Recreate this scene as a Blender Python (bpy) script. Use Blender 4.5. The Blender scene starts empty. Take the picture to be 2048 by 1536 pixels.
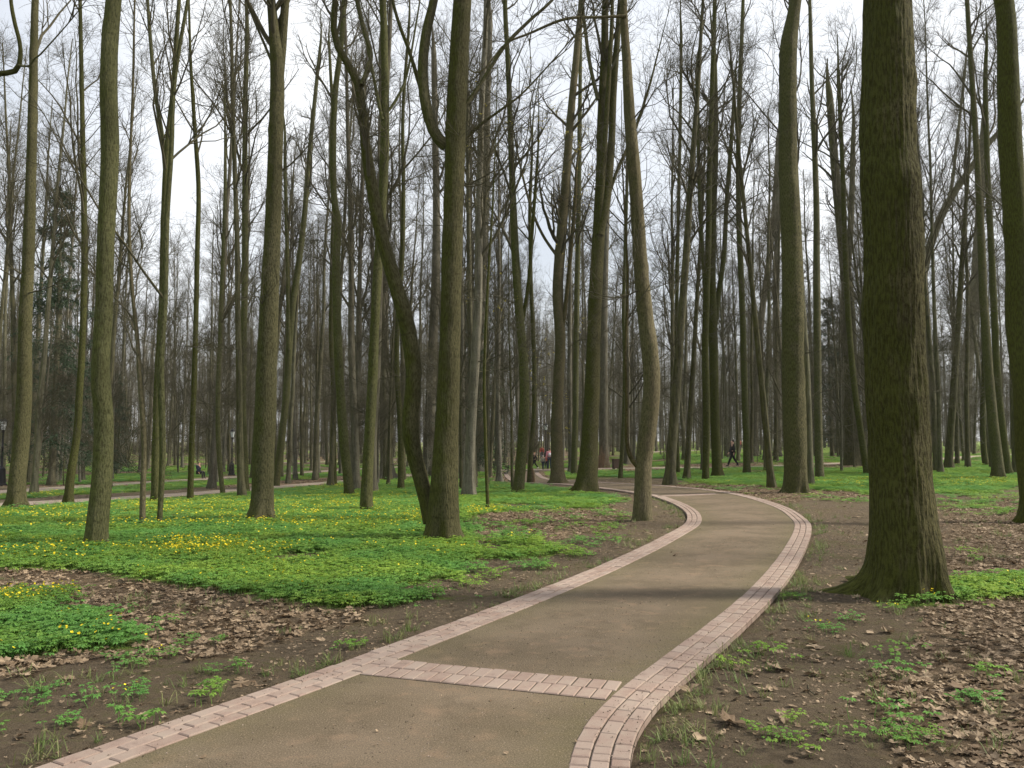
import bpy, math, random
import numpy as np
from mathutils import Vector

# ------------------------------------------------------------------ camera, sky, sun, exposure
SC = bpy.context.scene
COL = SC.collection
F_PX, CX, CY, HORIZON, CAM_H = 1656.0, 1024.0, 768.0, 880.0, 1.6
PITCH = math.atan((HORIZON - CY) / F_PX)

cam_data = bpy.data.cameras.new('camera')
cam_data.sensor_width = 36.0
cam_data.lens = 36.0 * F_PX / 2048.0
cam_data.clip_start, cam_data.clip_end = 0.05, 3000.0
cam = bpy.data.objects.new('camera', cam_data)
cam.location = (0, 0, CAM_H)
cam.rotation_euler = (math.pi / 2 + PITCH, 0, 0)
COL.objects.link(cam)
SC.camera = cam

SUN_EL, SUN_AZ = math.radians(40), math.radians(88)      # azimuth clockwise from +Y (the view direction)
world = bpy.data.worlds.new('World')
SC.world = world
world.use_nodes = True
wn, wl = world.node_tree.nodes, world.node_tree.links
wn.clear()
wo = wn.new('ShaderNodeOutputWorld')
bg = wn.new('ShaderNodeBackground')
sky = wn.new('ShaderNodeTexSky')
sky.sky_type = 'NISHITA'
sky.sun_disc = False
sky.sun_elevation = SUN_EL
sky.sun_rotation = SUN_AZ
sky.dust_density = 4.0
sky.air_density = 1.0
tc = wn.new('ShaderNodeTexCoord')
cl = wn.new('ShaderNodeTexNoise')
cl.inputs['Scale'].default_value = 2.2
cl.inputs['Detail'].default_value = 6
cr = wn.new('ShaderNodeMapRange')
cr.inputs['From Min'].default_value = 0.36
cr.inputs['From Max'].default_value = 0.62
cr.inputs['To Min'].default_value = 0.50
cr.inputs['To Max'].default_value = 1.0
mx = wn.new('ShaderNodeMix')
mx.data_type = 'RGBA'
mx.inputs['B'].default_value = (7.8, 8.0, 8.3, 1)          # thin bright overcast
wl.new(tc.outputs['Generated'], cl.inputs['Vector'])
wl.new(cl.outputs['Fac'], cr.inputs['Value'])
wl.new(cr.outputs['Result'], mx.inputs['Factor'])
wl.new(sky.outputs['Color'], mx.inputs['A'])
wl.new(mx.outputs['Result'], bg.inputs['Color'])
bg.inputs['Strength'].default_value = 0.10
wl.new(bg.outputs['Background'], wo.inputs['Surface'])

sun_data = bpy.data.lights.new('sun', 'SUN')
sun_data.energy = 4.4
sun_data.angle = math.radians(8)
sun_data.color = (1.0, 0.93, 0.80)
sun = bpy.data.objects.new('sun', sun_data)
sdir = Vector((math.sin(SUN_AZ) * math.cos(SUN_EL), math.cos(SUN_AZ) * math.cos(SUN_EL), math.sin(SUN_EL)))
sun.rotation_euler = sdir.to_track_quat('Z', 'Y').to_euler()
sun.location = (40, 0, 40)
COL.objects.link(sun)

SC.view_settings.view_transform = 'Standard'
SC.view_settings.look = 'None'
SC.view_settings.exposure = 0.60
SC.view_settings.gamma = 1.0
SC.view_settings.use_curve_mapping = False
SC.cycles.max_bounces = 5
SC.cycles.diffuse_bounces = 3
SC.cycles.transparent_max_bounces = 4
SC.cycles.caustics_reflective = SC.cycles.caustics_refractive = False

# ------------------------------------------------------------------ numeric helpers
RNG = np.random.default_rng(11)

def vnoise(p, seed=0):
    """smooth value noise, p (...,3) -> 0..1"""
    p = np.asarray(p, float)
    i = np.floor(p).astype(np.int64)
    f = p - i
    f = f * f * (3 - 2 * f)
    def h(dx, dy, dz):
        n = (i[..., 0] + dx) * 374761393 + (i[..., 1] + dy) * 668265263 + (i[..., 2] + dz) * 2147483647 + seed * 974711
        n = (n ^ (n >> 13)) * 1274126177
        n = n & 0x7fffffff
        n = (n ^ (n >> 16)) & 0xffff
        return n / 65535.0
    x, y, z = f[..., 0], f[..., 1], f[..., 2]
    a = h(0,0,0)*(1-x)+h(1,0,0)*x
    b = h(0,1,0)*(1-x)+h(1,1,0)*x
    c = h(0,0,1)*(1-x)+h(1,0,1)*x
    d = h(0,1,1)*(1-x)+h(1,1,1)*x
    return (a*(1-y)+b*y)*(1-z)+(c*(1-y)+d*y)*z

def noise2(x, y, s, seed=0):
    x = np.asarray(x, float); y = np.asarray(y, float)
    ca, sa = math.cos(.6+seed), math.sin(.6+seed)
    x, y = x*ca+y*sa+seed*3.7, y*ca-x*sa
    return vnoise(np.stack([x*s, y*s, np.full_like(np.asarray(x, float), seed*7.3)], -1), seed)

def fbm2(x, y, s, seed=0):
    return (noise2(x, y, s, seed) + .5*noise2(x, y, s*2.1, seed+1) + .25*noise2(x, y, s*4.3, seed+2)) / 1.75

def sstep(a, b, x):
    t = np.clip((x - a) / (b - a), 0, 1)
    return t*t*(3-2*t)

def terrain(x, y):
    x = np.asarray(x, float); y = np.asarray(y, float)
    return -0.65*(1-np.tanh((x-4)/10.0))*sstep(10, 65, y)

def pix_ray(px, py):
    u = (np.asarray(px, float)-CX)/F_PX; v = -(np.asarray(py, float)-CY)/F_PX
    s, c = math.sin(PITCH), math.cos(PITCH)
    return u, c - v*s, s + v*c

def on_ground(px, py, it=25):
    dx, dy, dz = pix_ray(px, py)
    t = CAM_H/np.maximum(-dz, 1e-4)
    for _ in range(it):
        t = .5*t + .5*(CAM_H - terrain(dx*t, dy*t))/np.maximum(-dz, 1e-4)
    return np.stack([dx*t, dy*t, terrain(dx*t, dy*t)], -1)

def at_depth(px, py, Y):
    dx, dy, dz = pix_ray(px, py)
    t = Y/dy
    return np.stack([dx*t, dy*t, CAM_H+dz*t], -1)

def to_pix(x, y, z):
    s, c = math.sin(PITCH), math.cos(PITCH)
    f = y*c + (z-CAM_H)*s
    u = -y*s + (z-CAM_H)*c
    f = np.maximum(f, .05)
    return CX + F_PX*x/f, CY - F_PX*u/f

def catmull(P, n):
    P = np.asarray(P, float)
    Q = np.vstack([2*P[0]-P[1], P, 2*P[-1]-P[-2]])
    seg = np.linalg.norm(np.diff(P[:, :2] if P.shape[1] < 3 else P[:, :3], axis=0), axis=1)
    cum = np.concatenate([[0], np.cumsum(seg)])
    s = np.linspace(0, cum[-1], n)
    k = np.clip(np.searchsorted(cum, s, 'right')-1, 0, len(P)-2)
    t = ((s-cum[k])/np.maximum(seg[k], 1e-9))[:, None]
    p0, p1, p2, p3 = Q[k], Q[k+1], Q[k+2], Q[k+3]
    return .5*((2*p1)+(-p0+p2)*t+(2*p0-5*p1+4*p2-p3)*t**2+(-p0+3*p1-3*p2+p3)*t**3)

def in_poly(px, py, poly):
    poly = np.asarray(poly, float)
    r = np.zeros(np.shape(px), bool)
    j = len(poly)-1
    for i in range(len(poly)):
        xi, yi = poly[i]; xj, yj = poly[j]
        with np.errstate(divide='ignore', invalid='ignore'):
            c = ((yi > py) != (yj > py)) & (px < (xj-xi)*(py-yi)/(yj-yi+1e-12)+xi)
        r ^= c
        j = i
    return r

def seg_dist(x, y, line):
    d = np.full(np.shape(x), 1e9)
    for a, b in zip(line[:-1], line[1:]):
        ab = b[:2]-a[:2]
        t = np.clip(((x-a[0])*ab[0]+(y-a[1])*ab[1])/max(ab@ab, 1e-9), 0, 1)
        d = np.minimum(d, np.hypot(x-a[0]-t*ab[0], y-a[1]-t*ab[1]))
    return d

# ------------------------------------------------------------------ mesh helpers
def np_mesh(name, V, faces, smooth=True):
    """faces: list of int arrays (m,k)"""
    me = bpy.data.meshes.new(name)
    V = np.asarray(V, np.float32)
    faces = [np.asarray(f, np.int32) for f in faces if len(f)]
    me.vertices.add(len(V)); me.vertices.foreach_set('co', V.ravel())
    nl = sum(f.size for f in faces); nf = sum(len(f) for f in faces)
    me.loops.add(nl); me.polygons.add(nf)
    me.loops.foreach_set('vertex_index', np.concatenate([f.ravel() for f in faces]))
    st, off = [], 0
    for f in faces:
        st.append(off+np.arange(len(f))*f.shape[1]); off += f.size
    me.polygons.foreach_set('loop_start', np.concatenate(st).astype(np.int32))
    me.polygons.foreach_set('use_smooth', np.full(nf, smooth))
    me.update(calc_edges=True)
    return me

def obj(name, me, mat=None, parent=None, loc=None):
    o = bpy.data.objects.new(name, me)
    COL.objects.link(o)
    if mat is not None and me is not None and not me.materials:
        me.materials.append(mat)
    if parent is not None:
        o.parent = parent
    if loc is not None:
        o.location = loc
    return o

def tag(o, label=None, cat=None, group=None, kind=None):
    if label: o['label'] = label
    if cat: o['category'] = cat
    if group: o['group'] = group
    if kind: o['kind'] = kind
    return o

def empty(name, loc, label=None, cat=None, group=None, rz=0.0):
    o = bpy.data.objects.new(name, None)
    COL.objects.link(o)
    o.location = loc; o.rotation_euler = (0, 0, rz); o.empty_display_size = .2
    return tag(o, label, cat, group)

def norm(v):
    return v/np.maximum(np.linalg.norm(v, axis=-1, keepdims=True), 1e-9)

def tube_geo(P, R, sides):
    """P (n,k,3) R (n,k) -> verts, quads"""
    n, k, _ = P.shape
    T = norm(np.gradient(P, axis=1))
    avg = norm(P[:, -1]-P[:, 0])
    ref = np.where(np.abs(avg[:, 2:3]) < .8, np.array([[0, 0, 1.]]), np.array([[1., 0, 0]]))
    n1 = norm(np.cross(T, np.broadcast_to(ref[:, None], T.shape)))
    n2 = np.cross(T, n1)
    a = np.arange(sides)*2*math.pi/sides
    V = P[:, :, None]+R[:, :, None, None]*(np.cos(a)[None, None, :, None]*n1[:, :, None]+np.sin(a)[None, None, :, None]*n2[:, :, None])
    b = (np.arange(n)*k*sides)[:, None, None]
    i = (np.arange(k-1)*sides)[None, :, None]
    s = np.arange(sides)[None, None, :]
    s2 = (s+1) % sides
    Q = np.stack([b+i+s, b+i+s2, b+i+sides+s2, b+i+sides+s], -1).reshape(-1, 4)
    return V.reshape(-1, 3), Q

class Geo:
    def __init__(self): self.V, self.F, self.n = [], {}, 0
    def add(self, V, F):
        V = np.asarray(V, float); F = np.asarray(F, int)
        self.F.setdefault(F.shape[1], []).append(F+self.n)
        self.V.append(V); self.n += len(V)
        return self
    def box(self, c, s, rz=0.0):
        x, y, z = np.array(s)/2
        v = np.array([[-x,-y,-z],[x,-y,-z],[x,y,-z],[-x,y,-z],[-x,-y,z],[x,-y,z],[x,y,z],[-x,y,z]])
        co, si = math.cos(rz), math.sin(rz)
        v = v@np.array([[co, si, 0], [-si, co, 0], [0, 0, 1]])+np.array(c)
        return self.add(v, [[0,3,2,1],[4,5,6,7],[0,1,5,4],[1,2,6,5],[2,3,7,6],[3,0,4,7]])
    def lathe(self, prof, sides=16, c=(0, 0, 0)):
        a = np.arange(sides)*2*math.pi/sides
        V = np.concatenate([np.stack([r*np.cos(a), r*np.sin(a), np.full(sides, z)], -1) for r, z in prof])+np.array(c)
        q = [[i*sides+s, i*sides+(s+1) % sides, (i+1)*sides+(s+1) % sides, (i+1)*sides+s] for i in range(len(prof)-1) for s in range(sides)]
        return self.add(V, q)
    def mesh(self, name, smooth=True):
        return np_mesh(name, np.concatenate(self.V), [np.concatenate(f) for f in self.F.values()], smooth)

# ------------------------------------------------------------------ materials
def new_mat(name, rough=.85, spec=.25):
    m = bpy.data.materials.new(name)
    m.use_nodes = True
    nt = m.node_tree
    b = nt.nodes['Principled BSDF']
    b.inputs['Roughness'].default_value = rough
    b.inputs['Specular IOR Level'].default_value = spec
    return m, nt, b

def N(nt, typ, **kw):
    n = nt.nodes.new(typ)
    for k, v in kw.items():
        if k in n.inputs: n.inputs[k].default_value = v
        else: setattr(n, k, v)
    return n

def rng_node(nt, src, a, b, c=0.0, d=1.0):
    m = N(nt, 'ShaderNodeMapRange')
    m.interpolation_type = 'SMOOTHSTEP'
    for k, v in (('From Min', a), ('From Max', b), ('To Min', c), ('To Max', d)):
        m.inputs[k].default_value = v
    nt.links.new(src, m.inputs['Value'])
    return m.outputs['Result']

def mixc(nt, fac, a, b, blend='MIX'):
    m = N(nt, 'ShaderNodeMix')
    m.data_type = 'RGBA'; m.blend_type = blend
    for s, v in (('Factor', fac), ('A', a), ('B', b)):
        if isinstance(v, (tuple, list)): m.inputs[s].default_value = (*v[:3], 1)
        elif isinstance(v, (int, float)): m.inputs[s].default_value = v
        else: nt.links.new(v, m.inputs[s])
    return m.outputs['Result']

def mul(nt, a, b, op='MULTIPLY'):
    m = N(nt, 'ShaderNodeMath', operation=op)
    for i, v in enumerate((a, b)):
        if isinstance(v, (int, float)): m.inputs[i].default_value = v
        else: nt.links.new(v, m.inputs[i])
    return m.outputs[0]

def noise_node(nt, vec, scale, detail=4, rough=.55):
    n = N(nt, 'ShaderNodeTexNoise', Scale=scale, Detail=detail, Roughness=rough)
    if vec is not None: nt.links.new(vec, n.inputs['Vector'])
    return n.outputs['Fac']

def simple(name, col, rough=.8, var=.15, scale=8.0, spec=.25):
    m, nt, b = new_mat(name, rough, spec)
    tcn = N(nt, 'ShaderNodeTexCoord')
    f = noise_node(nt, tcn.outputs['Object'], scale)
    c = mixc(nt, f, [x*(1-var*2) for x in col], [x*(1+var*1.6) for x in col])
    nt.links.new(c, b.inputs['Base Color'])
    return m

def bark(name, base, dark, moss, moss_amt=.6, fiss=1.0, uv=True, bump=.6, bands=.0, moss_bias=.0):
    m, nt, b = new_mat(name, .92, .12)
    L = nt.links
    tcn = N(nt, 'ShaderNodeTexCoord')
    mp = N(nt, 'ShaderNodeMapping')
    if uv:
        L.new(tcn.outputs['UV'], mp.inputs['Vector'])
        mp.inputs['Scale'].default_value = (30*fiss, 6.5*fiss, 1)
    else:
        L.new(tcn.outputs['Object'], mp.inputs['Vector'])
        mp.inputs['Scale'].default_value = (14, 14, 2.0)
    n1 = noise_node(nt, mp.outputs['Vector'], 1.0, 5, .6)
    ridge = rng_node(nt, n1, .41, .57)
    big = noise_node(nt, tcn.outputs['Object'], 1.3, 4)
    fine = noise_node(nt, tcn.outputs['Object'], 26, 3, .7)
    col = mixc(nt, ridge, dark, base)
    col = mixc(nt, rng_node(nt, fine, .35, .7, 0, .5), col, [x*1.55 for x in base])
    col = mixc(nt, rng_node(nt, big, .35, .65, 0, .45), col, dark)
    # lichen / algae on the side that keeps damp (towards -X), broken by noise
    geo = N(nt, 'ShaderNodeNewGeometry')
    sx = N(nt, 'ShaderNodeSeparateXYZ'); L.new(geo.outputs['Normal'], sx.inputs[0])
    side = mul(nt, sx.outputs['X'], -.42)
    mz = noise_node(nt, tcn.outputs['Object'], 2.6, 5, .65)
    ms = mul(nt, mul(nt, side, mz, 'ADD'), moss_bias, 'ADD')
    mf = rng_node(nt, ms, .33, .78, 0, moss_amt)
    col = mixc(nt, mf, col, mixc(nt, ridge, [x*.55 for x in moss], moss))
    if bands > 0:
        sv = N(nt, 'ShaderNodeSeparateXYZ'); L.new(tcn.outputs['UV'], sv.inputs[0])
        cb = N(nt, 'ShaderNodeCombineXYZ')
        L.new(mul(nt, sv.outputs['X'], 1.1), cb.inputs['X']); L.new(mul(nt, sv.outputs['Y'], 6.5), cb.inputs['Y'])
        bn = noise_node(nt, cb.outputs[0], 1.0, 3)
        col = mixc(nt, rng_node(nt, bn, .60, .72, 0, bands), col, [x*.6 for x in dark])
    oi = N(nt, 'ShaderNodeObjectInfo')
    hsv = N(nt, 'ShaderNodeHueSaturation')
    L.new(rng_node(nt, oi.outputs['Random'], 0, 1, .8, 1.22), hsv.inputs['Value'])
    L.new(rng_node(nt, oi.outputs['Random'], 0, 1, 1.1, .85), hsv.inputs['Saturation'])
    L.new(col, hsv.inputs['Color'])
    L.new(hsv.outputs['Color'], b.inputs['Base Color'])
    bp = N(nt, 'ShaderNodeBump', Strength=bump, Distance=.045)
    L.new(mul(nt, n1, mul(nt, fine, .35), 'ADD'), bp.inputs['Height'])
    L.new(bp.outputs['Normal'], b.inputs['Normal'])
    return m

MOSS = (.060, .070, .010)
M = {}
M['bark_big'] = bark('bark_furrowed', (.092, .085, .040), (.022, .020, .008), MOSS, .75, 1.45, True, 1.0, 0.0, .03)
M['bark_mid'] = bark('bark_scaly', (.094, .088, .046), (.038, .036, .016), MOSS, .85, 1.5, True, .8, .55)
M['bark_warm'] = bark('bark_warm', (.108, .092, .048), (.052, .044, .021), MOSS, .55, 1.5, True, .7, .35)
M['bark_thin'] = bark('bark_young', (.072, .073, .029), (.028, .029, .010), MOSS, .9, 1.5, True, .6, .35, .04)
M['bark_far'] = bark('bark_far', (.100, .094, .056), (.046, .043, .025), (.066, .070, .017), .75, 1, False, .4)
M['bark_grey'] = bark('bark_grey', (.132, .122, .092), (.068, .062, .046), (.072, .074, .026), .45, 1, False, .4)
M['twig'] = simple('twig_bark', (.058, .052, .029), .9, .2, 3)
M['stump'] = simple('stump_wood', (.14, .10, .06), .95, .3, 9)

def leaf_mat(name, a, b2, rough=.6, trans=.25, drift=None):
    m, nt, b = new_mat(name, rough, .3)
    oi = N(nt, 'ShaderNodeObjectInfo')
    c = mixc(nt, oi.outputs['Random'], a, b2)
    tcn = N(nt, 'ShaderNodeTexCoord')
    f = noise_node(nt, tcn.outputs['Object'], 22, 2)
    c = mixc(nt, rng_node(nt, f, .3, .7, 0, .6), c, [x*.62 for x in a])
    if drift:
        ge = N(nt, 'ShaderNodeNewGeometry')
        c = mixc(nt, rng_node(nt, noise_node(nt, ge.outputs['Position'], .45, 3), .42, .62, 0, .8), c, drift)
    nt.links.new(c, b.inputs['Base Color'])
    tr = N(nt, 'ShaderNodeBsdfTranslucent'); nt.links.new(c, tr.inputs['Color'])
    ms = N(nt, 'ShaderNodeMixShader'); ms.inputs[0].default_value = trans
    out = nt.nodes['Material Output']
    nt.links.new(b.outputs[0], ms.inputs[1]); nt.links.new(tr.outputs[0], ms.inputs[2]); nt.links.new(ms.outputs[0], out.inputs['Surface'])
    return m
M['herb'] = leaf_mat('herb_leaf', (.165, .330, .055), (.310, .430, .060), trans=.36, drift=(.115, .290, .070))
M['grass'] = leaf_mat('grass_blade', (.120, .190, .045), (.240, .230, .095))
M['petal'] = leaf_mat('yellow_petal', (.78, .60, .012), (.85, .70, .02), .5, .2)
M['bud'] = leaf_mat('yellow_bud', (.42, .36, .05), (.5, .40, .06), .6, .3)
M['dead_leaf'] = leaf_mat('dead_leaf', (.150, .100, .058), (.410, .310, .205), .75, .12)
M['needle'] = leaf_mat('spruce_needle', (.020, .042, .018), (.034, .060, .024), .7, .1)

def ground_mat():
    m, nt, b = new_mat('woodland_floor', .95, .1)
    L = nt.links
    tcn = N(nt, 'ShaderNodeTexCoord')
    P = tcn.outputs['Object']
    at = N(nt, 'ShaderNodeAttribute', attribute_name='cover')
    sp = N(nt, 'ShaderNodeSeparateColor'); L.new(at.outputs['Color'], sp.inputs[0])
    n0 = noise_node(nt, P, 1.1, 6); n1 = noise_node(nt, P, 9, 6, .7); n2 = noise_node(nt, P, 75, 5, .8)
    vor = N(nt, 'ShaderNodeTexVoronoi', Scale=11.0); L.new(P, vor.inputs['Vector'])
    soil = mixc(nt, rng_node(nt, n1, .3, .7), (.084, .065, .043), (.178, .138, .094))
    soil = mixc(nt, rng_node(nt, n0, .4, .65, 0, .6), soil, (.175, .132, .088))
    soil = mixc(nt, rng_node(nt, n2, .56, .68, 0, .85), soil, (.190, .145, .098))
    soil = mixc(nt, rng_node(nt, n2, .46, .34, 0, .5), soil, (.034, .026, .017))
    moss = mixc(nt, rng_node(nt, mul(nt, n0, n1, 'MULTIPLY'), .26, .36, 0, .55), soil, (.085, .088, .028))
    lit = mixc(nt, rng_node(nt, vor.outputs['Color'], .25, .8), (.095, .064, .038), (.26, .19, .12))
    lit = mixc(nt, rng_node(nt, n2, .35, .6, .35, 0), lit, (.05, .032, .018))
    col = mixc(nt, mul(nt, sp.outputs['Green'], rng_node(nt, n1, .35, .6)), moss, lit)
    gr = mixc(nt, rng_node(nt, n2, .35, .65), (.085, .140, .030), (.190, .270, .045))
    col = mixc(nt, mul(nt, sp.outputs['Red'], rng_node(nt, n1, .25, .5, .35, 1)), col, gr)
    L.new(col, b.inputs['Base Color'])
    bp = N(nt, 'ShaderNodeBump', Strength=1.0, Distance=.05)
    L.new(mul(nt, n2, mul(nt, n1, 1.5), 'ADD'), bp.inputs['Height'])
    L.new(bp.outputs['Normal'], b.inputs['Normal'])
    return m

def path_mat(name, a, c2, green=.6):
    m, nt, b = new_mat(name, .9, .15)
    L = nt.links
    tcn = N(nt, 'ShaderNodeTexCoord')
    P = tcn.outputs['Object']
    at = N(nt, 'ShaderNodeAttribute', attribute_name='edge')
    n0 = noise_node(nt, P, .9, 5); n1 = noise_node(nt, P, 5, 6, .65); n2 = noise_node(nt, P, 110, 4, .85)
    col = mixc(nt, rng_node(nt, n0, .35, .65), a, c2)
    col = mixc(nt, rng_node(nt, n1, .50, .68, 0, .6), col, (c2[0]*1.35, c2[1]*1.2, c2[2]*1.15))
    n3 = noise_node(nt, P, 2.3, 6, .7)
    col = mixc(nt, rng_node(nt, n3, .50, .36, 0, .55), col, [x*.72 for x in a])
    alg = mul(nt, mul(nt, at.outputs['Fac'], rng_node(nt, n1, .3, .6, .35, 1)), green)
    col = mixc(nt, alg, col, (.078, .074, .030))
    col = mixc(nt, rng_node(nt, n2, .50, .64, .0, .75), col, [x*1.9 for x in c2])
    col = mixc(nt, rng_node(nt, n2, .47, .33, .0, .7), col, [x*.4 for x in a])
    L.new(col, b.inputs['Base Color'])
    bp = N(nt, 'ShaderNodeBump', Strength=.5, Distance=.006)
    L.new(mul(nt, n2, n1, 'ADD'), bp.inputs['Height']); L.new(bp.outputs['Normal'], b.inputs['Normal'])
    return m

def paver_mat():
    m, nt, b = new_mat('concrete_paver', .85, .2)
    L = nt.links
    tcn = N(nt, 'ShaderNodeTexCoord'); oi = N(nt, 'ShaderNodeObjectInfo'); geo = N(nt, 'ShaderNodeNewGeometry')
    col = mixc(nt, oi.outputs['Random'], (.205, .138, .112), (.265, .202, .170))
    n1 = noise_node(nt, geo.outputs['Position'], 7, 6, .65); n2 = noise_node(nt, geo.outputs['Position'], 170, 3, .75)
    col = mixc(nt, rng_node(nt, n1, .40, .68, 0, .6), col, (.270, .224, .182))
    col = mixc(nt, rng_node(nt, n1, .46, .30, 0, .7), col, (.140, .100, .080))
    col = mixc(nt, rng_node(nt, n2, .35, .65, .0, .35), col, (.36, .29, .235))
    L.new(col, b.inputs['Base Color'])
    bp = N(nt, 'ShaderNodeBump', Strength=.35, Distance=.003)
    L.new(n2, bp.inputs['Height']); L.new(bp.outputs['Normal'], b.inputs['Normal'])
    return m
M['ground'] = ground_mat()
M['path'] = path_mat('rolled_gravel', (.094, .073, .047), (.140, .108, .075))
M['far_path'] = path_mat('pale_gravel', (.205, .170, .132), (.265, .215, .170), .1)
M['paver'] = paver_mat()
M['joint'] = simple('joint_sand', (.052, .042, .030), .95, .25, 30)
M['iron'] = simple('black_iron', (.012, .012, .013), .5, .1)
M['lamp_glass'] = simple('milk_glass', (.62, .66, .68), .25, .05)
M['bin'] = simple('brown_paint', (.055, .034, .022), .6, .15)

# ------------------------------------------------------------------ paths (traced edges laid on the ground)
L_OUT = [(103,1536),(190,1507),(293,1470),(381,1438),(480,1406),(600,1364),(668,1338),(750,1308),(860,1268),(942,1237),(1037,1201),(1133,1163),(1201,1135),(1284,1097),(1336,1070),(1366,1053),(1374,1038),(1368,1024),(1347,1010),(1322,1000),(1300,993),(1250,985),(1190,977),(1120,970),(1065,967.5),(1035,965.5),(1020,962),(1011,955),(1008,948),(1012,943)]
R_OUT = [(1258,1536),(1262,1500),(1284,1455),(1330,1402),(1400,1340),(1480,1268),(1560,1186),(1606,1115),(1624,1062),(1612,1040),(1570,1015),(1500,994),(1430,982),(1330,973),(1230,967),(1150,963),(1110,960.5),(1092,956.5),(1083,951),(1078,946),(1078,942)]
def edge_curve(px, step=.1, lead=None):
    p = np.array(px, float)
    w = on_ground(p[:, 0], p[:, 1])[:, :2]
    if lead is not None: w = np.vstack([lead, w])
    c = catmull(w, 700)
    for _ in range(25):                                  # even out tracing wobble
        c[1:-1] = .25*c[:-2]+.5*c[1:-1]+.25*c[2:]
    return resample(c, step)
def resample(c, step):
    s = np.concatenate([[0], np.cumsum(np.linalg.norm(np.diff(c, axis=0), axis=1))])
    t = np.arange(0, s[-1], step)
    return np.stack([np.interp(t, s, c[:, 0]), np.interp(t, s, c[:, 1])], -1)
def offset(c, d):
    t = norm(np.gradient(c, axis=0))
    return c+d*np.stack([t[:, 1], -t[:, 0]], -1)          # +d to the right of travel
LC = edge_curve(L_OUT, lead=np.array([[-6.6, -1.2], [-4.9, .7], [-3.75, 1.9], [-2.88, 3.05]]))
RC = edge_curve(R_OUT, lead=np.array([[-2.2, -.5], [-.75, 1.1], [.1, 2.2], [.43, 3.15]]))
LI, RI = offset(LC, .293), offset(RC, -.293)

def strip(name, A, B, z, mat, nx=9, kind='structure', edge=True):
    n = 500
    a = catmull(A[::max(1, len(A)//160)], n); b = catmull(B[::max(1, len(B)//160)], n)
    t = np.linspace(0, 1, nx)
    P = a[:, None]*(1-t[None, :, None])+b[:, None]*t[None, :, None]
    Z = terrain(P[..., 0], P[..., 1])+z
    V = np.concatenate([P, Z[..., None]], -1).reshape(-1, 3)
    i = (np.arange(n-1)*nx)[:, None]; j = np.arange(nx-1)[None, :]
    q = np.stack([i+j, i+j+1, i+nx+j+1, i+nx+j], -1).reshape(-1, 4)[:, ::-1]
    me = np_mesh(name, V, [q])
    if edge:
        at = me.attributes.new('edge', 'FLOAT', 'POINT')
        e = np.abs(np.broadcast_to(t, (n, nx))-.5)*2
        at.data.foreach_set('value', (e**3).ravel().astype(np.float32))
    o = obj(name, me, mat)
    return tag(o, kind=kind)
walk = strip('footpath', LI, RI, .027, M['path'])
tag(walk, 'winding brown gravel footpath curving away between two brick borders', 'path')

def paver_mesh(l, w, h=.05, c=.006):
    x, y = l/2, w/2
    V = [[-x,-y,-h],[x,-y,-h],[x,y,-h],[-x,y,-h],[-x,-y,-c],[x,-y,-c],[x,y,-c],[-x,y,-c],
         [-x+c,-y+c,0],[x-c,-y+c,0],[x-c,y-c,0],[-x+c,y-c,0]]
    F = [[8,9,10,11]]+[[i, (i+1) % 4, (i+1) % 4+4, i+4] for i in range(4)]+[[i+4, (i+1) % 4+4, (i+1) % 4+8, i+8] for i in range(4)]
    return np_mesh('paver', np.array(V), [np.array(F)], False)
PAV, HALF = paver_mesh(.1945, .092, c=.006), paver_mesh(.0945, .092, c=.006)
for m_ in (PAV, HALF): m_.materials.append(M['paver'])
PTOP = .036
prng = random.Random(4)
def border(name, C, side, label, half_until=0.0, near=300):
    root = strip(name, offset(C, .003*side), offset(C, .30*side), .026, M['joint'], 3, edge=False)
    tag(root, label, 'border')
    spots = []
    for k in range(3):
        c = resample(offset(C, side*(.052+.1*k)), .02)
        def ip(v): return np.array([np.interp(v, np.arange(len(c))*.02, c[:, 0]), np.interp(v, np.arange(len(c))*.02, c[:, 1])])
        ln = (len(c)-1)*.02
        s = .1*(k % 2)+prng.uniform(0, .02)
        while s < ln-.25:
            p0 = ip(s)
            hf = p0[1] < half_until
            l = .1 if hf else .2
            p = ip(s+l/2); p1 = ip(s+l)
            spots.append((p[0], p[1], math.atan2(p1[1]-p0[1], p1[0]-p0[0]), hf))
            s += l+.0008
    # in-frame ones nearest to the camera first
    def key(t):
        px, py = to_pix(t[0], t[1], terrain(t[0], t[1]))
        vis = -40 < px < 2090 and py < 1560 and t[1] > 1
        return (0 if vis else 1, math.hypot(t[0], t[1]))
    spots.sort(key=key)
    rest = Geo()
    for n, (x, y, a, hf) in enumerate(spots):
        if t_near(x, y) > 60: continue
        z = float(terrain(x, y))+PTOP+prng.gauss(0, .0016)
        a += prng.gauss(0, .008)
        if n < near:
            o = obj('paver', HALF if hf else PAV, None, root, (x, y, z))
            o.rotation_euler = (prng.gauss(0, .006), prng.gauss(0, .006), a)
        else:
            rest.box((x, y, z-.02), (.0975 if hf else .1975, .0975, .04), -a if False else a)
    r = obj('distant_paver', rest.mesh('distant_paver', False), M['paver'], root)
    tag(r, kind='stuff')
    return root
def t_near(x, y): return math.hypot(x, y)
border('left_border', LC, 1, 'three courses of pink concrete pavers edging the footpath beside the green ground cover')
border('right_border', RC, -1, 'three courses of pink concrete pavers edging the outside of the footpath bend', half_until=4.35)

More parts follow.
